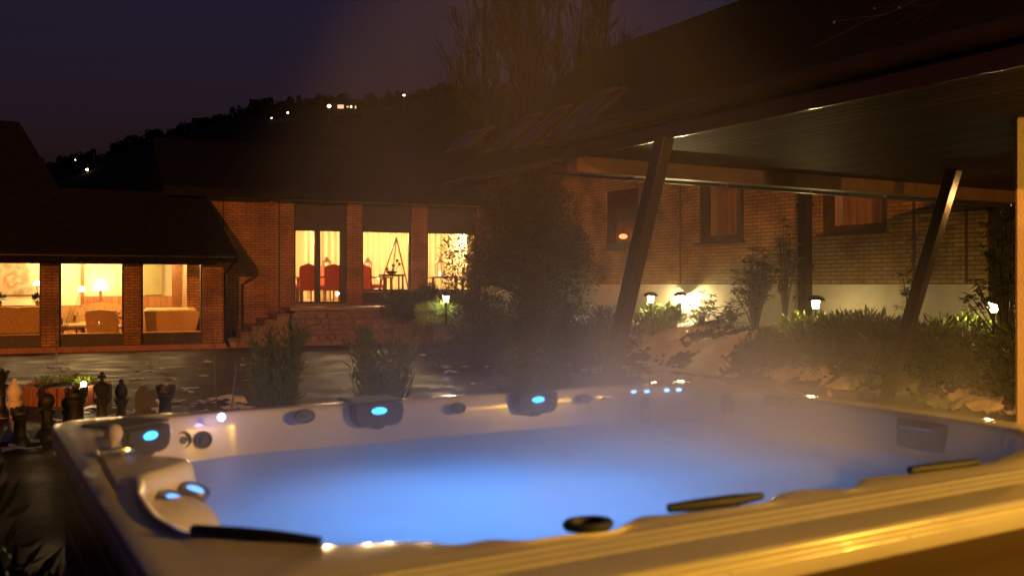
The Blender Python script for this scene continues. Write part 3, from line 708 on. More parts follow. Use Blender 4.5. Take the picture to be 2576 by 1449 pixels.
# table lamps and wall lamps
shade_m = emit('glowing lamp shade', (1, .74, .38), 9)
def sconce(px, py, y, lab, s=1, first=[None]):
    x, z = LF.fp(px, py, y)
    if first[0] is None:
        e = empty('wall_lamp', LF.w(x, y, z), LF.r, lab, 'lamp', 'lit lamps in the lounge')
        m = MB(); m.lathe([(.11,-.07),(.055,.07)], 14); m.build('lamp_shade', shade_m, e, smooth=True)
        m = MB(); m.tube([(0,0,-.16),(0,.04,-.2),(0,.18,-.2)], .012, 6); m.lathe([(.02,-.2),(.02,-.075)], 8); m.build('bracket', M['wood'], e)
        first[0] = e; e.scale = (s, s, s)
    else: dup(first[0], LF.w(x, y, z), LF.r, lab, s)
sconce(93, 712, 3.9, 'small shaded lamp at the right edge of the leftmost lounge window', .9)
sconce(206, 727, 3.85, 'small shaded lamp on the timber post in the middle lounge window', 1)
sconce(253, 718, 4.0, 'brightest shaded lamp in the middle of the middle lounge window', 1.9)
sconce(504, 732, 3.0, 'shaded lamp at the right edge of the right lounge window', 1.2)
for px, py, y in ((40, 690, 2.4), (80, 680, 3.4), (285, 676, 3.0), (240, 690, 1.6), (420, 690, 2.2), (180, 680, 3.2)):
    x, z = LF.fp(px, py, y); light('lounge_light', 'POINT', LF.w(x, y, LTOP-.12), LOUNGE_P, (1, .66, .27), .09)
for px in (2, 98):
    x, z = LF.fp(px, 765, 2.3); m = MB()
    for i in range(120):
        d = Vector((R(-1,1), R(-1,1), R(-.3,1))).normalized(); m.leaf(d*R(.02,.1), d, (0,0,1), .12, .05)
    e = empty('pot_plant', LF.w(x, 1.94, lpt(50, 768, 1.9)[1]), LF.r, 'small dark pot plant on the pine partition, '+('left edge of the photo' if px == 2 else 'beside the brick pillar'), 'plant', 'pot plants on the partition')
    m2 = MB(); m2.lathe([(.05,0),(.07,.1)], 12); m2.build('pot', M['terra'], e); f = m.build('foliage', M['yew'], e); f.location.z = .16
# ---- dining wing, centre
DW = empty('dining_wing', DF.o, DF.r, 'brick wing in the centre with tall lit dining room windows above stone steps', 'building')
dw = lambda px, py=650, y=0.0: DF.fp(px, py, y)
dz0, dz1 = dw(800, 764)[1], dw(800, 576)[1]; dtop = dw(640, 499)[1]; wz = dw(970, 733)[1]
DOPS = [(dw(740)[0], dw(873)[0], dz0, dtop-.05), (dw(911)[0], dw(1036)[0], dz0, dtop-.05), (dw(1075)[0], dw(1200)[0], dz0, dtop-.05)]
DX0, DX1 = dw(470)[0], dw(1262)[0]
m = MB(); wall_open(m, DX0, DX1, 0, dtop, DOPS, 0, .35); m.box(DX0, DX0+.35, .351, 9, 0, dtop); m.box(DX1-.35, DX1, .351, 9, 0, dtop); m.build('wall', M['brick'], DW)
m = MB()
for px in (703, 562):
    x = dw(px)[0]; m.box(x-.02, x+.02, -.012, -.003, .1, dtop-.02)
m.build('expansion_joint', M['darkwood'], DW)
for k, (xa, xb, za, zb) in enumerate(DOPS):
    low = za if k == 0 else wz
    f = MB(); frame_bars(f, xa+.002, xb-.002, low, dz1, .055, .1, .2, [dw(801)[0]] if k == 0 else [])
    f.box(xa+.002, xb-.002, .12, .18, dz1+.001, zb)          # dark boards above the glass
    if k: f.box(xa+.002, xb-.002, .12, .18, za, wz-.03)
    if k == 0: f.box(dw(801)[0]-.075, dw(801)[0]+.075, .09, .21, za+.06, dz1-.06); f.box(dw(858)[0], xb-.06, .09, .21, za+.06, dz1-.06)
    fo = f.build('door' if k == 0 else 'window', M['darkwood'], DW)
    s = MB(); s.box(xa+.02, xb-.02, -.06, .24, low-.03, low-.001); s.build('sill', M['slab'], fo)
    p = MB(); p.quad((xa+.05,.15,low),(xb-.05,.15,low),(xb-.05,.15,dz1),(xa+.05,.15,dz1)); p.build('pane', M['glass'], fo)
    if k == 0:
        hdl = MB(); x = dw(795)[0]; hdl.tube([(x,.085,dz0+1.0),(x,.05,dz0+1.0),(x-.11,.05,dz0+1.0)], .012, 6); hdl.build('handle', M['steel'], fo)
# roof with fascia
m = MB(); ee = dw(640, 497, -.5)[1]
v = [(DX0-.6,-.5,ee),(DX1+2,-.5,ee),(DX1+2,5,ee+2.0),(DX0-.6,5,ee+2.0),(DX0-.6,10.5,ee),(DX1+2,10.5,ee)]; v += [(x, y, z+(-.2 if i not in (2,3) else -.25)) for i, (x, y, z) in enumerate(v)]
v = [(x, y, z+.22) for x, y, z in v]
m.add(v, [(0,1,2,3),(3,2,5,4),(0,6,7,1),(1,7,8,2),(2,8,11,5),(4,5,11,10),(6,9,8,7),(9,10,11,8),(0,3,9,6),(3,4,10,9)]); m.build('roof', M['tile'], DW)
m = MB(); m.box(DX0-.55, DX1+1.9, -.52, -.501, ee-.02, ee+.2); m.build('fascia', M['tile'], DW)
# dining room
DY1 = 4.6; fl = dz0+.02; cz = DF.fp(940, 571, 2.2)[1]
room(DW, DX0+2.4, DX1-.36, .36, DY1, fl, cz, M['cream'], M['floorwood'], mat('cream ceiling', (.75,.62,.42), .9))
m = MB()
for xa, xb in ((dw(805,650,4.4)[0], dw(870,650,4.4)[0]), (dw(898,650,4.4)[0], dw(1060,650,4.4)[0]), (dw(1062,650,4.4)[0], dw(1117,650,4.4)[0])):
    curtain(m, xa, xb, fl+.05, cz-.03, 4.42, .05, .2)
tag(m.build('curtain', M['curtain'], loc=DF.o, rotz=DF.r, smooth='all'), 'long pleated cream curtains along the back wall of the dining room', 'curtain')
m = MB(); curtain(m, dw(1119,650,4.3)[0], dw(1160,650,4.3)[0], fl+.05, cz-.03, 4.3, .05, .2); tag(m.build('curtain', M['redcurtain'], loc=DF.o, rotz=DF.r, smooth='all'), 'red curtain in the dining window beside the big evergreen', 'curtain')
m = MB(); curtain(m, dw(768,650,3.6)[0], dw(793,650,3.6)[0], fl+.05, cz-.03, 3.6, .04, .18); tag(m.build('curtain', M['curtain'], loc=DF.o, rotz=DF.r, smooth='all'), 'short cream curtain behind the left leaf of the glass door', 'curtain')
# ceiling downlights
dl = emit('warm downlight', (1, .68, .3), 9); first = None
for px, py, y, lab in ((935,574,2.2,'left downlight in the wide dining room window'), (985,575,2.2,'right downlight in the wide dining room window'), (1103,578,2.2,'left downlight in the dining window by the evergreen'), (1140,580,2.2,'right downlight in the dining window by the evergreen'), (830,574,2.2,'ceiling downlight behind the glass door')):
    x, z = DF.fp(px, py, y); loc = DF.w(x, y, cz)
    if first is None:
        e = first = empty('ceiling_light', loc, DF.r, lab, 'ceiling light', 'dining room downlights')
        m = MB(); m.lathe([(.06,-.10),(.13,-.075),(.15,-.03),(.14,-.002)], 16); m.build('diffuser', dl, e, smooth=True)
        m = MB(); m.lathe([(.16,-.028),(.165,-.001)], 16); m.build('ring', M['steel'], e)
    else: dup(first, loc, DF.r, lab)
    light('dining_light', 'POINT', DF.w(x, y+.3, cz-.32), DINING_P, (1, .68, .3), .1)
# red dining chairs
def dining_chair(loc, rz, lab):
    e = empty('dining_chair', loc, rz, lab, 'chair', 'red dining chairs')
    m = MB(); m.rbox(-.25, .25, -.25, .24, .40, .52, .03); m.build('seat', M['redfab'], e)
    pl = [(-.25,.36),(.25,.36),(.255,1.0),(.2,1.06),(.1,1.09),(0,1.12),(-.1,1.09),(-.2,1.06),(-.255,1.0)]
    m = MB(); m.prism(pl, .22, .30, Matrix.Rotation(radians(-5), 4, 'X')); m.build('backrest', M['redfab'], e)
    for sx in (-1,1):
        for y in (-.21,.22):
            m = MB(); m.tube([(sx*.21, y*1.08, 0),(sx*.21, y, .41)], [.018,.026], 6); m.build('leg', M['wood'], e)
    return e
def dpos(px, y): return DF.w(DF.fp(px, 700, y)[0], y, fl)
d0 = dining_chair(dpos(769, .75), DF.r+pi+.05, 'red high backed chair behind the left leaf of the glass door')
d1 = dup(d0, dpos(836, .75), DF.r+pi-.1, 'red high backed chair behind the right leaf of the glass door')
d2 = dup(d0, dpos(938, 1.2), DF.r+pi/2+.5, 'red chair turned sideways in the wide dining room window')
d3 = dup(d0, dpos(818, 2.5), DF.r, 'red chair on the far side of the table behind the glass door')
def table(loc, rz, lab, lx, ly):
    e = empty('dining_table', loc, rz, lab, 'table', 'dining tables')
    m = MB(); m.rbox(-lx/2, lx/2, -ly/2, ly/2, .7, .745, .01); m.build('tabletop', M['wood'], e)
    for sx in (-1,1):
        for sy in (-1,1):
            m = MB(); m.box(sx*(lx/2-.08)-.035, sx*(lx/2-.08)+.035, sy*(ly/2-.08)-.035, sy*(ly/2-.08)+.035, 0, .699); m.build('leg', M['wood'], e)
    return e
t0 = table(dpos(812, 1.7), DF.r, 'dark dining table behind the red chairs at the glass door', 1.5, .8)
t1 = table(dpos(935, 2.0), DF.r, 'dark dining table in the wide dining room window', 1.2, .8)
t2 = table(dpos(1118, 1.3), DF.r, 'dining table in the window beside the evergreen', 1.1, .8)
# lanterns on the tables
def lantern(loc, rz, lab, first=[None]):
    if first[0]: return dup(first[0], loc, rz, lab)
    e = first[0] = empty('lantern', loc, rz, lab, 'lantern', 'white table lanterns')
    m = MB()
    for sx in (-1,1):
        for sy in (-1,1): m.box(sx*.1-.012, sx*.1+.012, sy*.1-.012, sy*.1+.012, .02, .42)
    m.rbox(-.125,.125,-.125,.125,0,.02,.004); m.rbox(-.125,.125,-.125,.125,.42,.44,.004); m.lathe([(.15,.441),(.06,.53),(.055,.56),(.02,.58)], 4, M=Matrix.Rotation(pi/4, 4, 'Z')); m.build('frame', M['white'], e)
    m = MB(); m.lathe([(.03,.021),(.03,.16)], 10); m.build('candle', emit('lit candle', (1,.75,.4), 5), e)
    return e
lantern(dpos(924, 1.75)+Vector((0,0,.745)), DF.r, 'white lantern at the left of the wide dining room window')
lantern(dpos(1106, 1.15)+Vector((0,0,.745)), DF.r, 'white lantern in the dining window beside the evergreen')
lantern(dpos(822, 1.6)+Vector((0,0,.745)), DF.r, 'white lantern between the red chairs at the glass door')
# easel with a plant stand
e = empty('easel', dpos(990, 1.0), DF.r, 'thin A shaped easel in the wide dining room window', 'easel')
xt, zt2 = DF.fp(997, 603, 1.0); xl, zl = DF.fp(962, 700, 1.0); xr, _ = DF.fp(1019, 703, 1.0); o = DF.l(e.location)
zf = fl; sl = (xl-xt)/(zl-zt2); sr = (xr-xt)/(zl-zt2)
for s_ in (sl, sr):
    m = MB(); m.tube([(xt-o.x, 0, zt2-zf+.06),(xt-o.x+s_*(zf-zt2), -.1, 0)], .022, 6); m.build('leg', M['wood'], e)
m = MB(); m.tube([(xt-o.x, .02, zt2-zf),(xt-o.x, .7, 0)], .018, 6); m.build('leg', M['wood'], e)
xs, zs2 = DF.fp(985, 690, .9)
st = empty('side_table', DF.w(xs, .9, fl), DF.r, 'small dark side table under the easel', 'table')
m = MB(); m.rbox(-.33,.33,-.25,.25,zs2-fl-.06,zs2-fl,.01); m.build('tabletop', M['darkwood'], st)
for sx in (-1,1):
    for sy in (-1,1): m = MB(); m.box(sx*.28-.02, sx*.28+.02, sy*.2-.02, sy*.2+.02, 0, zs2-fl-.061); m.build('leg', M['darkwood'], st)
m = MB(); m.lathe([(.05,0),(.09,.03),(.11,.09),(.1,.1)], 12, sx=1.6); bw = empty('flower_bowl', DF.w(xs, .9, zs2), DF.r, 'dark bowl with a few flower stalks on the small side table', 'bowl'); m.build('bowl', M['darkwood'], bw)
m = MB()
for dx, dz in ((.17,.4),(.05,.26),(-.14,.16),(.24,.3)):
    m.tube([(0,0,.08),(dx*.6,0,dz*.6),(dx,0,dz)], .01, 5); m.ball((dx,0,dz), .05, 8, 6)
m.build('flowers', M['darkwood'], bw)
# red alarm lamp on the brick wall
x, z = DF.fp(682, 508, -.06); e = empty('alarm_lamp', DF.w(x, -.002, z), DF.r, 'small red round alarm lamp high on the brick wall left of the door', 'lamp')
m = MB(); m.lathe([(.11,0),(.11,.03),(.09,.05)], 16, M=Matrix.Rotation(pi/2, 4, 'X')); m.build('base', mat('red plastic', (.35,.03,.02), .4), e)
m = MB(); m.ball((0,-.07,0), .075, 12, 8); m.build('dome', mat('dull red dome', (.4,.12,.06), .25), e, smooth='all')
# ---- stone steps and terrace in front of the door
ST = empty('stone_steps', DF.o, DF.r, 'rough stone terrace with steps going down to the left below the glass door', 'steps')
tx0, tx1 = DF.fp(733, 772, -1.5)[0], DF.fp(1044, 772, -1.5)[0]; tz = dz0-.06
m = MB(); m.rbox(tx0-.05, tx1, -1.62, -.005, tz-.09, tz, .02); m.build('slab', M['slab'], ST)
m = MB(); r = random.Random(5); z = 0
m.box(tx0+.1, tx1-.1, -1.48, -.1, 0, tz-.1)
while z < tz-.1:
    h = min(r.uniform(.1, .17), tz-.095-z); x = tx0
    if h < .05: break
    while x < tx1-.08:
        w = min(r.uniform(.16, .42), tx1-.06-x); d = r.uniform(-.05, .05)
        m.rbox(x+.012, x+w-.012, -1.58+d, -1.46, z+.01, z+h-.01, .025, Matrix.Translation((x,0,z)) @ Matrix.Rotation(r.uniform(-.05,.05), 4, 'Y') @ Matrix.Translation((-x,0,-z))); x += w
    z += h
m.build('stone_wall', M['stone'], ST)
n = 6
for k in range(n):
    xe = tx0-.06-k*.30; zt3 = tz-(k+1)*tz/(n+.6)
    m = MB(); m.rbox(xe-.32, xe, -1.6, -.02, 0, zt3-.05, .02); m.rbox(xe-.35, xe, -1.64, -.015, zt3-.049, zt3, .015); m.build('step', M['stone'], ST)
# raised bed right of the terrace
RB = empty('raised_bed', DF.o, DF.r, 'dark raised planting bed with a stone rim right of the terrace', 'planting bed')
bx0 = tx1+.05; bx1 = DF.fp(1250, 815, -2.6)[0]; bz = .72
m = MB(); m.box(bx0, bx1, -2.9, -2.7, 0, bz); m.box(bx0, bx0+.2, -2.7, -.4, 0, bz); x = bx0
while x < bx1-.1:
    w = random.uniform(.3,.6); m.rbox(x+.01, min(x+w,bx1)-.01, -2.97, -2.66, bz+.001, bz+random.uniform(.05,.09), .02); x += w
m.build('stone_wall', M['stone'], RB)
m = MB(); nn = 24
for i in range(nn+1):
    for j in range(9):
        x = bx0+.2+(bx1-bx0-.2)*i/nn; y = -2.7+2.6*j/8; m.v.append((x, y, bz-.06+.06*nz(x*3, y*3)+.04*j/8))
m.f = [(i*9+j, (i+1)*9+j, (i+1)*9+j+1, i*9+j+1) for i in range(nn) for j in range(8)]; m.build('soil', M['soil'], RB, smooth='all')
# ---- guest wing, right
GW = empty('guest_wing', GF.o, GF.r, 'long yellow brick wing with pale plinth, curtained windows and skylights on the right', 'building')
gw = lambda px, py=600, y=0.0: GF.fp(px, py, y)
GX0, GX1 = gw(1175)[0], 9.0
def gwin(pa, pb, ptop, pbot):
    xa, xb = gw(pa)[0], gw(pb)[0]; return (xa, xb, gw((pa+pb)/2, pbot)[1], gw((pa+pb)/2, ptop)[1])
GOPS = [gwin(1524,1606,478,622), gwin(1757,1871,432,608), gwin(2066,2231,440,584), gwin(2478,2556,440,800)]
GOPS[1] = GOPS[1][:3]+(GOPS[0][3],); GOPS[2] = GOPS[2][:3]+(GOPS[0][3],); GOPS[3] = GOPS[3][:2]+(1.25, 3.5)
PL = 1.6
m = MB(); wall_open(m, GX0, GX1, PL, 4.8, [(a,b,max(c,PL),d) for a,b,c,d in GOPS], 0, .35); m.box(GX0, GX0+.35, .351, 10, PL, 4.8); m.box(GX1-.35, GX1, .351, 10, PL, 4.8); m.build('wall', M['gbrick'], GW)
m = MB(); wall_open(m, GX0, GX1, -.2, PL-.002, [(GOPS[3][0], GOPS[3][1], 1.25, PL-.002)], -.02, .35); m.box(GX0, GX0+.35, .351, 10, -.2, PL-.002); m.build('plinth', M['plinth'], GW)
m = MB()
for px in (1712, 2300, 2432):
    x = gw(px)[0]; m.box(x-.02, x+.02, -.014, -.003, PL+.02, 4.6)
m.build('expansion_joint', M['darkwood'], GW)
for k, (xa, xb, za, zb) in enumerate(GOPS):
    if k == 3:
        f = MB(); frame_bars(f, xa+.002, xb-.002, za, zb, .08, .08, .2); f.box(xa+.081, xb-.081, .12, .18, za+.081, zb-.081); fo = f.build('door', M['darkwood'], GW)
        hd = MB(); hd.tube([(xa+.14,.11,za+1.05),(xa+.14,.07,za+1.05),(xa+.26,.07,za+1.05)], .012, 6); hd.build('handle', M['steel'], fo); continue
    f = MB(); frame_bars(f, xa+.002, xb-.002, za, zb, .13, .04, .2)
    if k == 0: f.box(xa+.14, xb-.14, .09, .15, zb-.75, zb-.131)
    fo = f.build('window', M['darkwood'], GW)
    s = MB(); s.box(xa-.04, xb+.04, -.1, .05, za-.05, za-.002); s.build('sill', M['darkwood'], fo)
    p = MB(); p.quad((xa+.12,.1,za+.12),(xb-.12,.1,za+.12),(xb-.12,.1,zb-.12),(xa+.12,.1,zb-.12)); p.build('pane', M['glass'], fo)
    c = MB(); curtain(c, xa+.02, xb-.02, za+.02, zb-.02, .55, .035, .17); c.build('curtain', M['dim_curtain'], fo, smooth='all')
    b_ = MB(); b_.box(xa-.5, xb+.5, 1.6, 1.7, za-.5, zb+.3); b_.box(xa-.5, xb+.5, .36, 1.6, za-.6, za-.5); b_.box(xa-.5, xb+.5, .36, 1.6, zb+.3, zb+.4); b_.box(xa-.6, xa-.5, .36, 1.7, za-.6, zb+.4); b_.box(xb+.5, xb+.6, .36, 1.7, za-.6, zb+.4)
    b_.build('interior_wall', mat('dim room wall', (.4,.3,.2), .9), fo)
    light('bedroom_light', 'POINT', GF.w((xa+xb)/2, 1.3, zb-.2), BED_P[k], (1, .42, .16), .1)
x, z = GF.fp(1566, 594, .3); e = empty('bedside_lamp', GF.w(x, .32, z-.13), GF.r, 'small glowing orange lamp in the dim window behind the leaning post', 'lamp')
m = MB(); m.ball((0,0,.12), .1, 14, 8, (1.1,1,.6)); m.build('lamp_shade', emit('orange lamp shade', (1,.33,.1), 2.2), e, smooth='all')
m = MB(); m.lathe([(.06,-.08),(.06,-.06),(.015,-.05),(.015,.08)], 10); m.build('stand', M['wood'], e)
x = gw(2025, 600, -.12)[0]; m = MB(); m.box(x-.09, x+.09, -.2, -.03, .3, 4.2); m.tube([(x,-.11,4.15),(x,-.3,4.4),(x,-.66,4.62)], .07, 8)
for z in (1.9, 3.0): m.box(x-.12, x+.12, -.21, -.022, z, z+.05)
m.build('downpipe', M['post'], GW)
# guest roof with skylights
m = MB(); ey, ez2, ry, rz2 = -.6, 4.65, 5.02, 9.3
v = [(GX0-.7,ey,ez2),(GX1,ey,ez2),(GX1,ry,rz2),(GX0-.7,ry,rz2),(GX0-.7,10.6,ez2),(GX1,10.6,ez2)]; v += [(x, y, z-.25) for x, y, z in v]
m.add(v, [(0,1,2,3),(3,2,5,4),(0,6,7,1),(1,7,8,2),(4,5,11,10),(6,9,8,7),(9,10,11,8),(0,3,9,6),(3,4,10,9),(1,7,8,2)][:9]); m.build('roof', M['tile'], GW)
m = MB(); m.tube([(GX0-.7, ey-.07, ez2-.05),(GX1, ey-.07, ez2-.05)], .07, 8); m.build('gutter', M['gutter'], GW, smooth=True)
sl = (rz2-ez2)/(ry-ey)
def onroof(px, py):
    d = Vector(((px-CX)/F, 1, (HY-py)/F)); d = Vector((d.dot(GF.X), d.dot(GF.Y), d.z)); c = GF.l((0,0,CH))
    # z = ez2 + sl (y - ey)
    t = (ez2+sl*(c.y-ey)-c.z)/(d.z-sl*d.y); return c+d*t
skym = mat('dark skylight glass', (.02,.022,.03), .12, spec=.8)
for pa, pb, pbot, ptop in ((1122,1168,390,356),(1220,1250,392,322),(1286,1316,384,306),(1352,1392,372,276),(1424,1450,345,262)):
    a = onroof(pa, pbot); b2 = onroof(pb, pbot); c2 = onroof(pa+(30 if pa > 1200 else 10), ptop); y0, y1 = a.y, max(a.y+.5, min(c2.y, 4.2)); x0, x1 = a.x, b2.x
    nrm = Vector((0,-sl,1)).normalized()*.08; P = lambda x, y, o=0: Vector((x, y, ez2+sl*(y-ey)))+nrm*(1+o)
    m = MB(); w = .07
    for (xa, ya), (xb, yb) in (((x0,y0),(x1,y0+w)),((x0,y1-w),(x1,y1)),((x0,y0+w),(x0+w,y1-w)),((x1-w,y0+w),(x1,y1-w))):
        t_ = [P(xa,ya,.3),P(xb,ya,.3),P(xb,yb,.3),P(xa,yb,.3)]; u = [p-nrm*1.25 for p in t_]; m.add(u+t_, [(0,3,2,1),(4,5,6,7),(0,1,5,4),(1,2,6,5),(2,3,7,6),(3,0,4,7)])
    so = m.build('skylight', M['darkwood'], GW)
    m = MB(); m.quad(P(x0+w,y0+w),P(x1-w,y0+w),P(x1-w,y1-w),P(x0+w,y1-w)); m.build('pane', skym, so)
# ------------------------------------------------------------------ canopy with leaning posts
CZ = 2.9
KA0, KA1, KB0, KB1 = 5.35, 13.2, -4.0, 8.23
K = empty('canopy', (0,0,0), KF.r, 'wide flat canopy of varnished boards carried on leaning dark posts', 'canopy')
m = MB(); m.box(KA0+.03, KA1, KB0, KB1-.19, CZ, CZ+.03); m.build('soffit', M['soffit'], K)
m = MB(); m.box(KA0+.02, KA1, KB0, KB1-.01, CZ+.031, CZ+.26); m.build('roof', M['darkwood'], K)
m = MB(); m.box(KA0-.0, KA0+.019, KB0, KB1, CZ-.03, CZ+.28); m.box(KA0+.02, KA1, KB1-.009, KB1+.012, CZ-.03, CZ+.28); m.build('fascia', M['post'], K)
m = MB(); m.box(KA0+.05, KA1, KB1-.185, KB1-.012, CZ-.16, CZ+.03); m.build('beam', mat('brown painted beam', (.12,.06,.025), .45, var=.25, scale=6), K)
m = MB(); m.tube([(KA0-.05, KB1+.09, CZ-.1),(KA1, KB1+.09, CZ-.14)], .075, 12); m.build('gutter', M['gutter'], K, smooth=True)
m = MB(); m.tube([(KA0-.07, KB0, CZ+.2),(KA0-.07, KB1+.1, CZ+.17)], .065, 12); m.build('gutter', M['gutter'], K, smooth=True)
m = MB(); x = KA0+.9
while x < KA1:
    m.rbox(x-.02, x+.02, KB1+.0, KB1+.17, CZ-.185, CZ-.02, .005); x += 1.35
m.build('gutter_bracket', M['steel'], K)
def post(top, bot, w=.062):
    t = KF.l(top); b = KF.l(bot); d = (b-t).normalized(); m = MB()
    vs = []
    for p in (b, t):
        for sx, sy in ((-1,-1),(1,-1),(1,1),(-1,1)): vs.append((p.x+sx*w, p.y+sy*w*1.15, p.z))
    m.add(vs, [(0,3,2,1),(4,5,6,7),(0,1,5,4),(1,2,6,5),(2,3,7,6),(3,0,4,7)])
    o = m.build('post', M['post'], K); bv = o.modifiers.new('bevel', 'BEVEL'); bv.width = .012; bv.segments = 2
p1 = at(1672, 345, 8.43); p1.z = CZ-.0; b1 = onz(1487, 1150, 0.0); post(p1, b1)
p2 = at(2400, 430, 10.9); p2.z = CZ; b2 = at(2214, 1062, 11.3); b2.z = 0; post(p2, b2, .062)
# pillar at the right edge
pc = at(2554, 715, 7.43); q = KF.l(pc)
m = MB(); m.rbox(0, .55, 0, .6, 0, CZ-.002, .015); o = m.build('pillar', M['plaster'], loc=(pc.x, pc.y, 0), rotz=-.6); tag(o, 'stucco pillar under the canopy at the right edge of the photo', 'pillar')
# ------------------------------------------------------------------ kerb and snow
kb = MB(); bb = 3.0
while bb < 12.2:
    a = 10.35+.5*sm(12, 6, bb); Mx = Matrix.Translation(ab(a, bb, 0)) @ Matrix.Rotation(KF.r, 4, 'Z')
    kb.rbox(-.07, .07, 0, .44, -.05, .14+random.uniform(-.012,.012), .012, Mx); bb += .455
tag(kb.build('kerb', mat('pale concrete blocks', (.2,.16,.11), .85, var=.2, scale=8, bump=.4)), 'row of pale kerb blocks along the foot of the snowy bank', 'kerb')
def build_snow():
    m = MB()
    def patch(a0, a1, b0, b1, st, thr, lift, fq):
        idx = {}; na = int((a1-a0)/st); nb = int((b1-b0)/st)
        def h(a, b): return nz(a*fq, b*fq, 2)+.5*nz(a*fq*2.3, b*fq*2.3, 7)+.4*nz(a*fq*5, b*fq*5, 3)+.3*nz(a*fq*11, b*fq*11, 5)
        def vid(i, j):
            if (i, j) not in idx:
                a, b = a0+i*st, b0+j*st; p = ab(a, b); k = h(a, b)-thr
                m.v.append((p.x, p.y, terrain(p)+lift*min(1, max(-.3, k*2.5))+.025*nz(a*5, b*5)+.012*abs(nz(a*15, b*15))+.02)); idx[i, j] = len(m.v)-1
            return idx[i, j]
        for i in range(na):
            for j in range(nb):
                if h(a0+(i+.5)*st, b0+(j+.5)*st) > thr: m.f.append((vid(i,j), vid(i+1,j), vid(i+1,j+1), vid(i,j+1)))
    patch(10.5, 12.3, 4, 9.5, .05, -.22, .10, 1.3)
    patch(9.7, 12.9, 9.5, 19, .06, -.02, .09, 1.0)
    patch(-1.5, 9.5, 7.5, 20.5, .08, .62, .03, 1.5)
    patch(-1.0, 3.4, 9.5, 13.5, .07, .28, .035, 1.4)
    tag(m.build('snow', mat('old wet snow', (.7,.69,.72), .55, var=.16, scale=14, bump=1, bscale=45), smooth='all'), 'thin ragged patches of old snow on the bank and paving', 'snow', kind='structure')
build_snow()
# ------------------------------------------------------------------ plants
def leaf_crown(fn, n, Lr, Wr, seed, up=.3):
    r = random.Random(seed); m = MB()
    for _ in range(n):
        p, out = fn(r); d = Vector((out[0]+r.uniform(-.6,.6), out[1]+r.uniform(-.6,.6), out[2]+r.uniform(-.5,.5)+up))
        m.leaf(p, d, (r.uniform(-1,1), r.uniform(-1,1), r.uniform(.2,1)), r.uniform(*Lr), r.uniform(*Wr))
    return m
def lumpy(blobs):
    def fn(r):
        while True:
            bx, by, bz, rx, rz_ = r.choice(blobs); d = Vector((r.gauss(0,1), r.gauss(0,1), r.gauss(0,1))).normalized(); k = r.random()**.35
            p = Vector((bx+d.x*rx*k, by+d.y*rx*k, bz+d.z*rz_*k))
            if p.z > 0: return p, d
    return fn
# big evergreen in the middle
def big_yew():
    p = onz(1318, 905, 0.02); e = empty('evergreen', p, 0, 'big dark spreading evergreen standing in front of the dining wing', 'tree')
    m = MB(); m.tube([(0,0,-.1),(.05,0,1.2),(0,.05,2.6),(0,0,3.6)], [.16,.13,.08,.03], 8)
    for k in range(12):
        a = k*2.4; h = .5+k*.22; m.tube([(0,0,h),(cos(a)*.6,sin(a)*.6,h+.2),(cos(a)*1.3,sin(a)*1.3,h+.15)], [.05,.035,.012], 5)
    m.build('trunk', M['bark'], e)
    r = random.Random(2); bl = []
    for k in range(120):
        z = r.uniform(.15, 3.7); w = 1.9*(1-(max(0, z-1.0)/3.2)**1.7) if z > 1.0 else 2.0*(.75+.2*z); a = r.uniform(0, 2*pi); q = w*r.uniform(.35, .85)
        bl.append((q*cos(a), q*sin(a), z, r.uniform(.34,.5), r.uniform(.3,.46)))
    leaf_crown(lumpy(bl), 52000, (.06,.13), (.016,.034), 4).build('crown', M['yew'], e)
big_yew()
def shrub(px, py, d, w, h, lab, m_leaf='juniper', n=2600, Lr=(.06,.14), Wr=(.02,.04), z=None, name='shrub', group=None, flat=1, seed=1, cat='shrub', up=.3):
    p = at(px, py, d); p.z = terrain(p) if z is None else z
    e = empty(name, p, 0, lab, cat, group); r = random.Random(seed)
    m = MB(); bl = []
    for k in range(16):
        a = r.uniform(0, 2*pi); q = w/2*sqrt(r.random())*.8; hh = h*(1-.5*(q/(w/2))**2)*r.uniform(.55, .85)
        m.tube([(0,0,-.03),(q*.4*cos(a), q*.4*sin(a), hh*.5),(q*cos(a), q*sin(a)*flat, hh)], [.018,.012,.005], 5)
        for zz in (hh*.35, hh*.75, hh): bl.append((q*cos(a), q*sin(a)*flat, zz, w*.13, h*.12))
    m.build('stem', M['bark'], e)
    leaf_crown(lumpy(bl), n, Lr, Wr, seed+9, up).build('foliage', M[m_leaf], e); return e
shrub(1110, 812, 22.6, 1.25, .62, 'bright green juniper lit by the garden lamp beside the terrace', 'fresh', 2600, (.07,.16), (.02,.045), z=.66, seed=3)
shrub(1190, 812, 22.3, .9, .42, 'dark low shrub right of the lamp on the raised bed', 'rhodo', 900, (.06,.11), (.025,.045), z=.66, seed=4)
shrub(1030, 770, 24.6, 1.9, .98, 'low dark clipped bush below the wide dining window', 'yew', 3800, z=.70, seed=5)
shrub(1085, 770, 24.9, 1.2, 1.05, 'dark bush between the dining window and the evergreen', 'yew', 2500, z=.7, seed=6)
shrub(1450, 880, 17.2, 1.9, 1.15, 'low dark bush at the right foot of the big evergreen', 'yew', 4200, z=0, seed=7)
shrub(1180, 890, 18.8, 2.0, .62, 'low dark ground covering bush in front of the raised bed', 'yew', 3600, z=0, seed=8)
shrub(1535, 850, 18.6, 1.2, 1.1, 'dark bush beside the left leaning post', 'yew', 2600, seed=10)
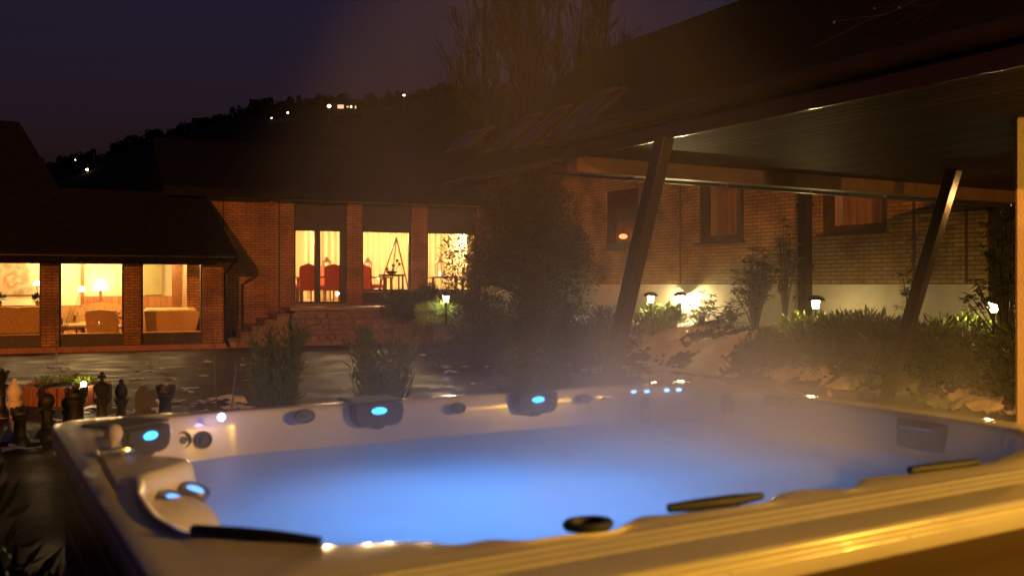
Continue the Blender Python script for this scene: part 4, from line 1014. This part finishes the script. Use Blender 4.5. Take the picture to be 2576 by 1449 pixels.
# junipers on the bank
jl = ['low dark juniper mound under the downpipe', 'dark juniper mound between downpipe and right leaning post', 'dark juniper mound behind the right leaning post', 'dark juniper mound right of the leaning post', 'dark juniper mound beside the stucco pillar', 'small dark juniper mound at the left end of the row']
for k, (px, d, w, h) in enumerate(((2075,14.4,1.6,.86),(2170,13.9,1.7,.92),(2270,13.3,1.7,.92),(2395,12.6,1.8,.95),(2510,11.9,1.8,.98),(1960,15.0,1.3,.68))):
    shrub(px, 900, d, w, h, jl[k], 'juniper', 4200, (.06,.15), (.018,.035), group='juniper mounds on the bank', seed=20+k, name='juniper')
# leaf clumps catching the lamplight
shrub(2010, 780, 15.9, .8, .5, 'bright leafy clump glowing beside the lamp at the downpipe', 'fresh', 500, (.09,.18), (.03,.06), seed=31, up=.7)
shrub(2180, 780, 14.9, 1.1, .5, 'sparse upright leafy clump against the pale plinth', 'rhodo', 420, (.1,.2), (.03,.06), seed=32, up=.8)
shrub(2430, 780, 13.4, 1.1, .52, 'green leafy clump between leaning post and rightmost lamp', 'fresh', 500, (.08,.17), (.025,.05), seed=33, up=.8)
shrub(2548, 770, 12.7, .4, .5, 'small bright leafy clump right of the rightmost lamp', 'fresh', 220, (.08,.15), (.025,.05), seed=34, up=.7)
shrub(1645, 800, 18.9, .8, .55, 'leafy clump under the left plinth lamp', 'fresh', 500, (.08,.16), (.03,.06), seed=35)
shrub(0, 1449, 2.75, .34, 1.12, 'dark blurred shrub at the lower left corner beside the tub', 'rhodo', 700, (.07,.15), (.015,.03), z=0, seed=41, up=.6)
shrub(1668, 790, 19.2, .9, .62, 'yellow green leafy clump glowing between the two left plinth lamps', 'fresh', 520, (.09,.17), (.03,.06), seed=36, up=.5)
shrub(2072, 780, 15.6, .7, .52, 'glowing green leafy clump right of the lamp at the downpipe', 'fresh', 420, (.08,.16), (.03,.055), seed=37, up=.7)
# rhododendron silhouettes with whorled leaves
def rhodo(px, d, h, w, lab, n=14, seed=1, name='rhododendron', base=None):
    p = at(px, 800, d); p.z = terrain(p) if base is None else base; e = empty(name, p, 0, lab, 'shrub'); r = random.Random(seed); st = MB(); lf = MB()
    for k in range(n):
        a = r.uniform(0, 2*pi); q = w/2*r.uniform(.1, 1); hh = h*r.uniform(.45, 1)*(1-.25*q/(w/2)); tip = Vector((q*cos(a), q*sin(a), hh))
        st.tube([(0,0,-.05), (tip.x*.35, tip.y*.35, hh*.45), tip], [.016,.011,.006], 5)
        for (pt, nl) in ((tip, 11), (tip*.86+Vector((r.uniform(-.08,.08), r.uniform(-.08,.08), -.05)), 8), (tip*.72+Vector((r.uniform(-.1,.1), r.uniform(-.1,.1), 0)), 6)):
            for j in range(nl):
                b = r.uniform(0, 2*pi); lf.leaf(pt, (cos(b), sin(b), r.uniform(-.75,.35)), (0,0,1), r.uniform(.09,.17), r.uniform(.03,.05))
    st.build('stem', M['bark'], e, smooth=True); lf.build('foliage', M['rhodo'], e); return e
rhodo(1760, 18.5, .78, 1.15, 'leafy rhododendron silhouetted against the brightest stretch of plinth', 14, 2)
rhodo(1838, 17.9, .62, .7, 'small drooping shrub between the bright plinth and the tall shrub', 11, 3)
rhodo(1900, 17.1, 1.75, .95, 'tall dark leafy shrub in front of the brick wall left of the downpipe', 46, 4)
rhodo(1975, 16.9, 2.15, .5, 'tallest thin leafy shoot rising beside the downpipe', 14, 5)
rhodo(2296, 14.2, 1.75, .35, 'thin young tree with few leaves left of the right leaning post', 9, 6)
rhodo(2530, 12.7, 2.1, 1.1, 'tall dark shrub in front of the dark door beside the pillar', 40, 7)
# grass clumps behind the tub
def blades(px, d, h, w, lab, seed, first=[None]):
    p = at(px, 900, d); p.z = 0; e = empty('bamboo', p, 0, lab, 'plant', 'bamboo clumps behind the hot tub'); r = random.Random(seed); st = MB(); lf = MB()
    for k in range(46):
        a = r.uniform(0, 2*pi); q = w/2*sqrt(r.random()); hh = h*r.uniform(.6, 1); b = Vector((q*.5*cos(a), q*.5*sin(a), 0)); t = Vector((q*1.15*cos(a), q*1.15*sin(a), hh)); mid = (b*.6+t*.4); mid.z = hh*.55
        st.tube([b, mid, t], [.007,.005,.002], 4)
        for j in range(42):
            f = r.uniform(.12, 1); pt = b.lerp(mid, f*2) if f < .5 else mid.lerp(t, f*2-1); c = r.uniform(0, 2*pi)
            lf.leaf(pt, (cos(c)*.6, sin(c)*.6, r.uniform(.3,1.2)), (r.uniform(-1,1), r.uniform(-1,1), .3), r.uniform(.08,.17), r.uniform(.012,.024))
    st.build('stem', M['bamboo'], e); lf.build('foliage', M['bamboo'], e)
blades(692, 9.2, 1.22, .52, 'left bamboo clump behind the hot tub', 1)
blades(958, 9.0, 1.22, .58, 'middle bamboo clump behind the hot tub', 2)
blades(1335, 8.8, 1.08, .6, 'right bamboo clump behind the hot tub near the leaning post', 3)
# saplings
def branchy(m, p, d, ln, rad, depth, r, spread=.55, up=.15, tips=None, minr=.0025, sides=5):
    n = 3; pts = [Vector(p)]; dd = Vector(d).normalized()
    for i in range(n):
        dd = (dd+Vector((r.uniform(-1,1), r.uniform(-1,1), r.uniform(-1,1)))*.13+Vector((0,0,up*.3))).normalized(); pts.append(pts[-1]+dd*ln/n)
    m.tube(pts, [max(minr, rad*(1-.5*i/n)) for i in range(n+1)], sides if rad > .02 else 4, cap=False)
    if depth == 0:
        if tips is not None: tips.append(pts[-1])
        return
    for k in range(r.choice((2,3,3))):
        f = r.uniform(.35, 1); i = min(n-1, int(f*n)); q = pts[i].lerp(pts[i+1], f*n-i)
        nd = (dd+Vector((r.uniform(-1,1), r.uniform(-1,1), r.uniform(-.6,1)))*spread*1.4+Vector((0,0,up))).normalized()
        branchy(m, q, nd, ln*r.uniform(.55,.8), max(minr, rad*.5), depth-1, r, spread, up, tips, minr, sides)
    branchy(m, pts[-1], dd, ln*r.uniform(.6,.85), max(minr, rad*.5), depth-1, r, spread, up, tips, minr, sides)
for px, py, d, ln, lab, sd in ((545,1000,11.5,.32,'thin bare sapling on the paving left of the bamboo', 3), (158,985,13.0,.5,'thin bare sapling in front of the middle lounge window', 4), (580,990,12.2,.3,'leaning bare twig beside the thin sapling', 6)):
    p = at(px, py, d); p.z = 0; e = empty('sapling', p, 0, lab, 'sapling'); m = MB(); branchy(m, (0,0,0), (.12 if sd == 6 else .02, 0, 1), ln*1.6, .012, 2, random.Random(sd), .4, .35); m.build('stem', M['twig'], e)
# tall bare trees behind the roofs
def bare(px, d, h, rad, lab, seed, lean=0, depth=5):
    p = at(px, 700, d); p.z = 0; e = empty('bare_tree', p, 0, lab, 'tree', 'bare trees behind the wings'); r = random.Random(seed); m = MB()
    pts = [Vector((lean*h*t+.25*nz(seed, t*3), .2*nz(seed+9, t*3), h*t)) for t in [i/9 for i in range(10)]]
    m.tube(pts, [rad*(1-.8*i/9) for i in range(10)], 7); m.build('trunk', M['farbark'], e)
    m = MB()
    for k in range(30):
        f = .34+.64*k/30; i = int(f*9); q = pts[i].lerp(pts[min(9,i+1)], f*9-i); a = r.uniform(0, 2*pi)
        branchy(m, q, (cos(a)*.8, sin(a)*.8, r.uniform(.5,1.2)), h*.10*(1.25-f), rad*.3*(1.15-f), 3, r, .5, .3, None, .012)
    m.build('crown', M['farbark'], e)
for px, d, h, rad, lab, sd, ln in ((1235,46,22,.2,'leftmost tall bare tree behind the centre roofs',1,-.02),(1290,50,24,.17,'slim bare tree second from the left behind the roofs',2,.01),(1335,44,21,.2,'bare tree in the middle of the group behind the roofs',3,.0),(1395,48,24,.18,'tall straight bare tree right of the middle of the group',4,.015),(1440,52,22,.16,'slim bare tree near the roof ridge',5,.03),(1490,50,19,.16,'rightmost bare tree with arching twigs above the roof ridge',6,.05)):
    bare(px, d, h, rad, lab, sd, ln)
# steep dark roof at the far left
dd = 36; xr = (35-CX)/F*dd; z0 = CH+(HY-299)/F*dd; x1 = (150-CX)/F*dd; z1 = CH+(HY-500)/F*dd
e = empty('dark_house', (xr-1.5, dd, 0), radians(28), 'black steep roofed house rising behind the lounge roof at the left edge', 'house')
m = MB(); k_ = (x1-xr)/(z0-z1); ze = 3.4; xe = 1.5+k_*(z0-ze)
m.prism([(-xe-.0,ze),(xe,ze),(1.5,z0),(-1.5,z0)], 0, 9); m.build('roof', M['tile'], e)
m = MB(); m.box(-xe+.4, xe-.4, .4, 8.6, 0, ze-.002); m.build('wall', M['darkwood'], e)
# bare shrub overhanging the canopy on the right, twig tips wet
p = Vector((3.35, 4.6, 0)); e = empty('bare_tree', p, 0, 'wet bare branches overhanging the canopy in the upper right', 'tree')
r = random.Random(21); m = MB(); tr = MB(); tips = []
tr.tube([(0,0,0),(.02,.05,1.2),(-.02,.1,2.3),(-.05,.2,3.4)], [.06,.05,.04,.02], 8); tr.build('trunk', M['bark'], e, smooth=True)
for k in range(7):
    a = radians(r.uniform(75, 185)); branchy(m, (-.03, .12+.005*k, 2.65+.1*k), (cos(a), sin(a), r.uniform(.4,1.0)), r.uniform(.6,1.0), .009, 3, r, .5, .1, tips, .0014)
m.build('branch', M['farbark'], e)
dr = MB()
for t in tips[::2]: dr.ball(t-Vector((0,0,.005)), r.uniform(.004,.008), 6, 5)
dr.build('droplet', mat('water drops', (.5,.45,.4), .05, metal=.85), e, smooth='all')
# ------------------------------------------------------------------ mushroom garden lamps
lamp_glow = emit('lit lamp glass', (1, .74, .29), GLAMP)
lamp_glow_c = emit('bright lit lamp glass', (1, .78, .34), GLAMP*6)
lamp_glow_w = emit('cool lit lamp glass', (1, .86, .72), GLAMP*.8)
LS = [((1122,752),22.0,'garden lamp with white light standing in the green juniper by the terrace', .7),
      ((1637,753),19.3,'garden lamp just right of the left leaning post', None), ((1712,752),20.0,'garden lamp washing the plinth behind the rhododendron', None),
      ((2052,766),15.8,'mushroom garden lamp beside the downpipe', None), ((2500,773),12.9,'mushroom garden lamp nearest the pillar', None)]
gl0 = None
for k, ((px, py), d, lab, zb) in enumerate(LS):
    p = at(px, py, d); zt_ = p.z; z0 = terrain(p) if zb is None else zb; h = zt_-z0
    if k in (0, 1):
        e = empty('garden_lamp', (p.x, p.y, zt_), 0, lab, 'garden lamp', 'mushroom garden lamps')
        m = MB(); m.lathe([(.045,-.065),(.066,.07)], 14); m.build('lens', lamp_glow_w if k == 0 else lamp_glow, e, smooth=True)
        cap = [(.15,.062),(.16,.075),(.12,.12),(.05,.15),(.01,.155)] if k else [(.095,.072),(.10,.085),(.06,.13),(.015,.15)]
        m = MB(); m.lathe(cap, 18); m.build('cap', M['post'], e, smooth=True)
        m = MB(); m.lathe([(.022,-h-.05),(.022,-.085),(.05,-.08),(.05,-.068)], 10); m.build('pole', M['post'], e, smooth=True)
        if k: gl0 = e
    else:
        e = dup(gl0, (p.x, p.y, zt_), 0, lab)
        if k == 2:
            for ch in e.children:
                if ch.name.startswith('lens'): ch.data = ch.data.copy(); ch.data.materials[0] = lamp_glow_c
# ------------------------------------------------------------------ round brick planter with spot lamp
pz = onz(125, 1022, 0); pz.y += .5
PLN = empty('planter', (pz.x, pz.y, 0), 0, 'low round brick planter with dark soil on the left of the paving', 'planter')
m = MB(); 
for k in range(30):
    a = 2*pi*k/30; Mx = Matrix.Rotation(a, 4, 'Z'); m.rbox(.44, .56, -.052, .052, -.02, .24+.01*sin(k*5), .01, Mx)
m.build('brick_rim', mat('red edging brick', (.26,.11,.06), .85, var=.2, scale=9, bump=.3), PLN)
m = MB(); m.lathe([(.435,.0),(.43,.2),(.25,.25),(.02,.27)], 24); m.build('soil', M['soil'], PLN, smooth=True)
for k, (dx, dy, lab) in enumerate(((-.28,.05,'green plant at the left of the round planter'),(.02,.12,'green plant in the middle of the round planter'),(.25,.0,'brightest green plant beside the spot lamp in the round planter'))):
    r = random.Random(k+50); lf = MB()
    for j in range(130):
        a = r.uniform(0, 2*pi); q = .13*sqrt(r.random()); lf.leaf((q*cos(a), q*sin(a), r.uniform(0,.1)), (cos(a), sin(a), r.uniform(.1,1)), (0,0,1), r.uniform(.04,.08), r.uniform(.02,.035))
    e = empty('bedding_plant', (pz.x+dx, pz.y+dy-.1, .25), 0, lab, 'plant', 'plants in the round planter'); lf.build('foliage', M['fresh'], e)
    s_ = MB(); s_.lathe([(.02,-.04),(.012,.06)], 6); s_.build('stem', M['bark'], e)
sp_ = at(210, 966, pz.y-.42); e = empty('spot_lamp', sp_, 0, 'small bright spot lamp on the right rim of the round planter', 'lamp')
m = MB(); m.lathe([(.03,-.03),(.035,.02),(.01,.03)], 12); m.build('lens', emit('spot lamp glass', (1,.75,.35), SPOT), e, smooth='all')
m = MB(); m.lathe([(.012,-.14),(.012,-.035),(.03,-.032)], 8); m.build('stake', M['black'], e)
# ------------------------------------------------------------------ giant chess pieces
PROF = {
 'chess_pawn': [(.10,0),(.10,.03),(.085,.06),(.05,.10),(.038,.19),(.06,.235),(.062,.25),(.035,.262),(.055,.30),(.062,.335),(.05,.375),(.02,.395)],
 'chess_bishop': [(.115,0),(.115,.035),(.095,.07),(.055,.12),(.042,.28),(.07,.34),(.072,.36),(.04,.375),(.062,.42),(.066,.455),(.045,.51),(.02,.54),(.026,.56),(.012,.578)],
 'chess_rook': [(.115,0),(.115,.035),(.10,.07),(.072,.11),(.062,.27),(.085,.31),(.085,.33),(.075,.335),(.1,.36),(.1,.40),(.085,.40),(.085,.375),(.02,.375)],
 'chess_king': [(.125,0),(.125,.04),(.10,.08),(.06,.14),(.048,.36),(.08,.41),(.082,.43),(.045,.445),(.075,.52),(.085,.56),(.06,.585),(.025,.60)],
 'chess_queen': [(.12,0),(.12,.04),(.098,.08),(.058,.13),(.045,.34),(.075,.385),(.077,.40),(.043,.415),(.07,.49),(.085,.54),(.06,.535),(.03,.555),(.03,.58),(.012,.60)]}
def chess(kind, loc, lab, mm, s=1.0):
    e = empty(kind, loc, R(0, 6), lab, 'chess piece', 'giant garden chess pieces'); b = MB(); pr = PROF['chess_rook' if kind == 'chess_knight' else kind]
    base = [p for p in pr if p[1] <= .12]; b.lathe(base, 20); b.build('base', mm, e, smooth=True)
    m = MB()
    if kind == 'chess_knight':
        pl = [(-.07,.10),(.07,.10),(.06,.2),(.05,.24),(.10,.30),(.12,.34),(.10,.38),(.04,.40),(.01,.46),(-.03,.45),(-.08,.38),(-.09,.28)]
        m.prism(pl, -.045, .045); e.rotation_euler.z = .3
    else:
        m.lathe([p for p in pr if p[1] >= base[-1][1]], 20)
        if kind == 'chess_rook':
            for k in range(5): m.rbox(.07, .102, -.03, .03, .395, .445, .006, Matrix.Rotation(2*pi*k/5, 4, 'Z'))
        if kind == 'chess_king': m.rbox(-.014,.014,-.014,.014,.595,.70,.004); m.rbox(-.045,.045,-.013,.013,.64,.67,.004)
        if kind == 'chess_queen':
            for k in range(7): m.ball((.08*cos(2*pi*k/7), .08*sin(2*pi*k/7), .552), .016, 6, 5)
    m.build('body', mm, e, smooth=(kind != 'chess_knight')); e.scale = (s, s, s); return e
for kind, px, py, h, lab, mm, s in (
    ('chess_rook', 50, 1024, .445, 'black rook nearest the left edge of the photo', 'black', .85), ('chess_pawn', 119, 989, .395, 'black pawn between the two nearest black rooks', 'black', 1.2),
    ('chess_rook', 192, 974, .445, 'black rook left of the black king', 'black', 1.12), ('chess_pawn', 168, 1000, .395, 'small black pawn touching the rook left of the king', 'black', .95), ('chess_king', 256, 936, .70, 'tall black king with a cross on top', 'black', 1.0),
    ('chess_bishop', 305, 953, .578, 'black bishop right of the tall king', 'black', 1.02), ('chess_knight', 364, 966, .46, 'black knight near the corner of the hot tub', 'black', 1.12),
    ('chess_rook', 416, 967, .445, 'black rook at the far right end of the row', 'black', 1.05), ('chess_bishop', 37, 951, .578, 'pale bishop standing alone behind the nearest black rook', 'white', 1.1),
    ('chess_queen', 4, 925, .60, 'black queen cut off by the left edge of the photo', 'black', 1.0)):
    d = (CH-h*s)*F/(py-HY); p = at(px, HY, d); p.z = 0; chess(kind, p, lab, M[mm], s)
# ------------------------------------------------------------------ lamps that light the place from just outside the picture
def lantern_fix(loc, lab, stem):
    e = empty('porch_lamp', loc, 0, lab, 'lamp')
    m = MB(); m.lathe([(.2,-.05),(.19,.08),(.15,.14),(.03,.17),(.012,.18),(.012,stem)], 16); m.build('lamp_shade', M['post'], e, smooth=True)
    m = MB(); m.ball((0,0,-.03), .035, 10, 8); m.build('bulb', emit('lamp bulb', (1,.62,.25), 60), e, smooth='all'); return e
lp = Vector((5.9, .75, 2.58)); lantern_fix(lp, 'porch lamp hanging from the canopy outside the right of the photo', CZ-lp.z)
light('porch_light', 'POINT', lp-Vector((0,0,.09)), PORCH, (1, .5, .05), .04)
LPX = Vector((-6, -45, 0))
e = empty('lamp_post', LPX, 0, 'tall street lamp post far behind the camera', 'lamp post')
m = MB(); m.lathe([(.16,0),(.16,.2),(.1,.3),(.07,12.2)], 12); m.tube([(0,0,12.15),(.5,.5,12.5),(1.1,1.1,12.5)], .05, 8); m.build('pole', M['post'], e, smooth=True)
m = MB(); m.rbox(-.5,.5,-.18,.18,0,.16,.05, Matrix.Translation((1.3,1.3,12.42)) @ Matrix.Rotation(pi/4,4,'Z')); m.build('lamp_head', M['post'], e)
m = MB(); m.ball((1.4,1.4,12.39), .1, 10, 6, (1,1,.4)); m.build('bulb', emit('sodium bulb', (1,.4,.08), 60), e)
light('street_light', 'POINT', LPX+Vector((1.4,1.4,12.2)), POSTP, (1, .31, .05), .15)
# hedge added behind the camera, out of view, to shade the tub
e = empty('blocker', (-1.8, -2.6, 0), 0, 'added unseen evergreen hedge behind the camera', 'blocker')
m = MB(); m.rbox(-4.2, 3.4, -.3, .3, .05, 2.95, .12)
for k in range(24): m.tube([(-4.1+k*.32, 0, -.1),(-4.1+k*.32, 0, .3)], .03, 5)
m.build('stem', M['bark'], e)
m = MB(); r = random.Random(77)
for k in range(4000): m.leaf((r.uniform(-4.3,3.5), r.choice((-1,1))*r.uniform(.28,.4), r.uniform(.05,3.05)), (r.uniform(-1,1), r.uniform(-1,1), r.uniform(0,1)), (r.uniform(-1,1),0,1), .12, .05)
m.build('foliage', M['yew'], e)
# wall lamp on the guest wing, right of the picture
p = ab(13.18, 4.62, 1.85); e = empty('porch_lamp', p, GF.r, 'globe wall lamp on the guest wing beyond the right edge of the photo', 'lamp')
m = MB(); m.ball((0,0,0), .06, 14, 10); m.build('globe', emit('lit opal globe', (1,.52,.16), WLAMP), e, smooth='all')
m = MB(); m.lathe([(.13,.06),(.11,.10),(.02,.12)], 14); m.tube([(0,.095,.1),(0,0,.1)], .014, 6); m.tube([(0,.095,-.12),(0,.0,-.1),(0,0,-.07)], .014, 6); m.build('bracket', M['post'], e)
# underwater lights of the tub
def uw(x, y, z, power, size, col):
    o = light('tub_light', 'AREA', T.w(x, y, z), power, col, size); o.data.shape = 'DISK'; o.rotation_euler = (pi, 0, 0); return o
uw(1.05, 1.1, -.5, TUBP, 1.1, (.12,.40,1)); uw(1.95, 1.35, -.5, TUBP*.2, .8, (.10,.46,1))
# sky: dusk, sun well below the horizon
w = bpy.data.worlds.new('World'); SC.world = w; w.use_nodes = True; nt = w.node_tree
sk = nt.nodes.new('ShaderNodeTexSky'); sk.sky_type = 'NISHITA'; sk.sun_disc = False; sk.sun_elevation = radians(SUNEL); sk.sun_rotation = radians(200)
bg = nt.nodes['Background']; bg.inputs['Strength'].default_value = SKYS; mx = nt.nodes.new('ShaderNodeMix'); mx.data_type = 'RGBA'; mx.blend_type = 'MULTIPLY'; mx.inputs['Factor'].default_value = 1; mx.inputs['B'].default_value = SKYTINT
nt.links.new(sk.outputs[0], mx.inputs['A']); nt.links.new(mx.outputs['Result'], bg.inputs['Color'])
# ------------------------------------------------------------------ camera and render settings
cd = bpy.data.cameras.new('camera'); cam = bpy.data.objects.new('camera', cd); COL.objects.link(cam); SC.camera = cam
cam.location = (0, 0, CH); cam.rotation_euler = (pi/2, 0, 0); cd.sensor_width = 36; cd.lens = 36*F/2576; cd.shift_y = -(1449/2-HY)/2576; cd.clip_start = .05; cd.clip_end = 6000
cd.dof.use_dof = True; cd.dof.focus_distance = 20; cd.dof.aperture_fstop = 3.2
SC.view_settings.view_transform = 'Standard'; SC.view_settings.look = 'None'; SC.view_settings.exposure = 0; SC.view_settings.gamma = 1
c = SC.cycles
c.use_denoising = True; c.denoiser = 'OPENIMAGEDENOISE'; c.max_bounces = 6; c.diffuse_bounces = 3; c.glossy_bounces = 3; c.transmission_bounces = 4; c.transparent_max_bounces = 10; c.volume_bounces = 1
c.sample_clamp_indirect = 4; c.caustics_reflective = False; c.caustics_refractive = False; c.volume_step_rate = 1.5; c.volume_max_steps = 96; c.use_light_tree = True
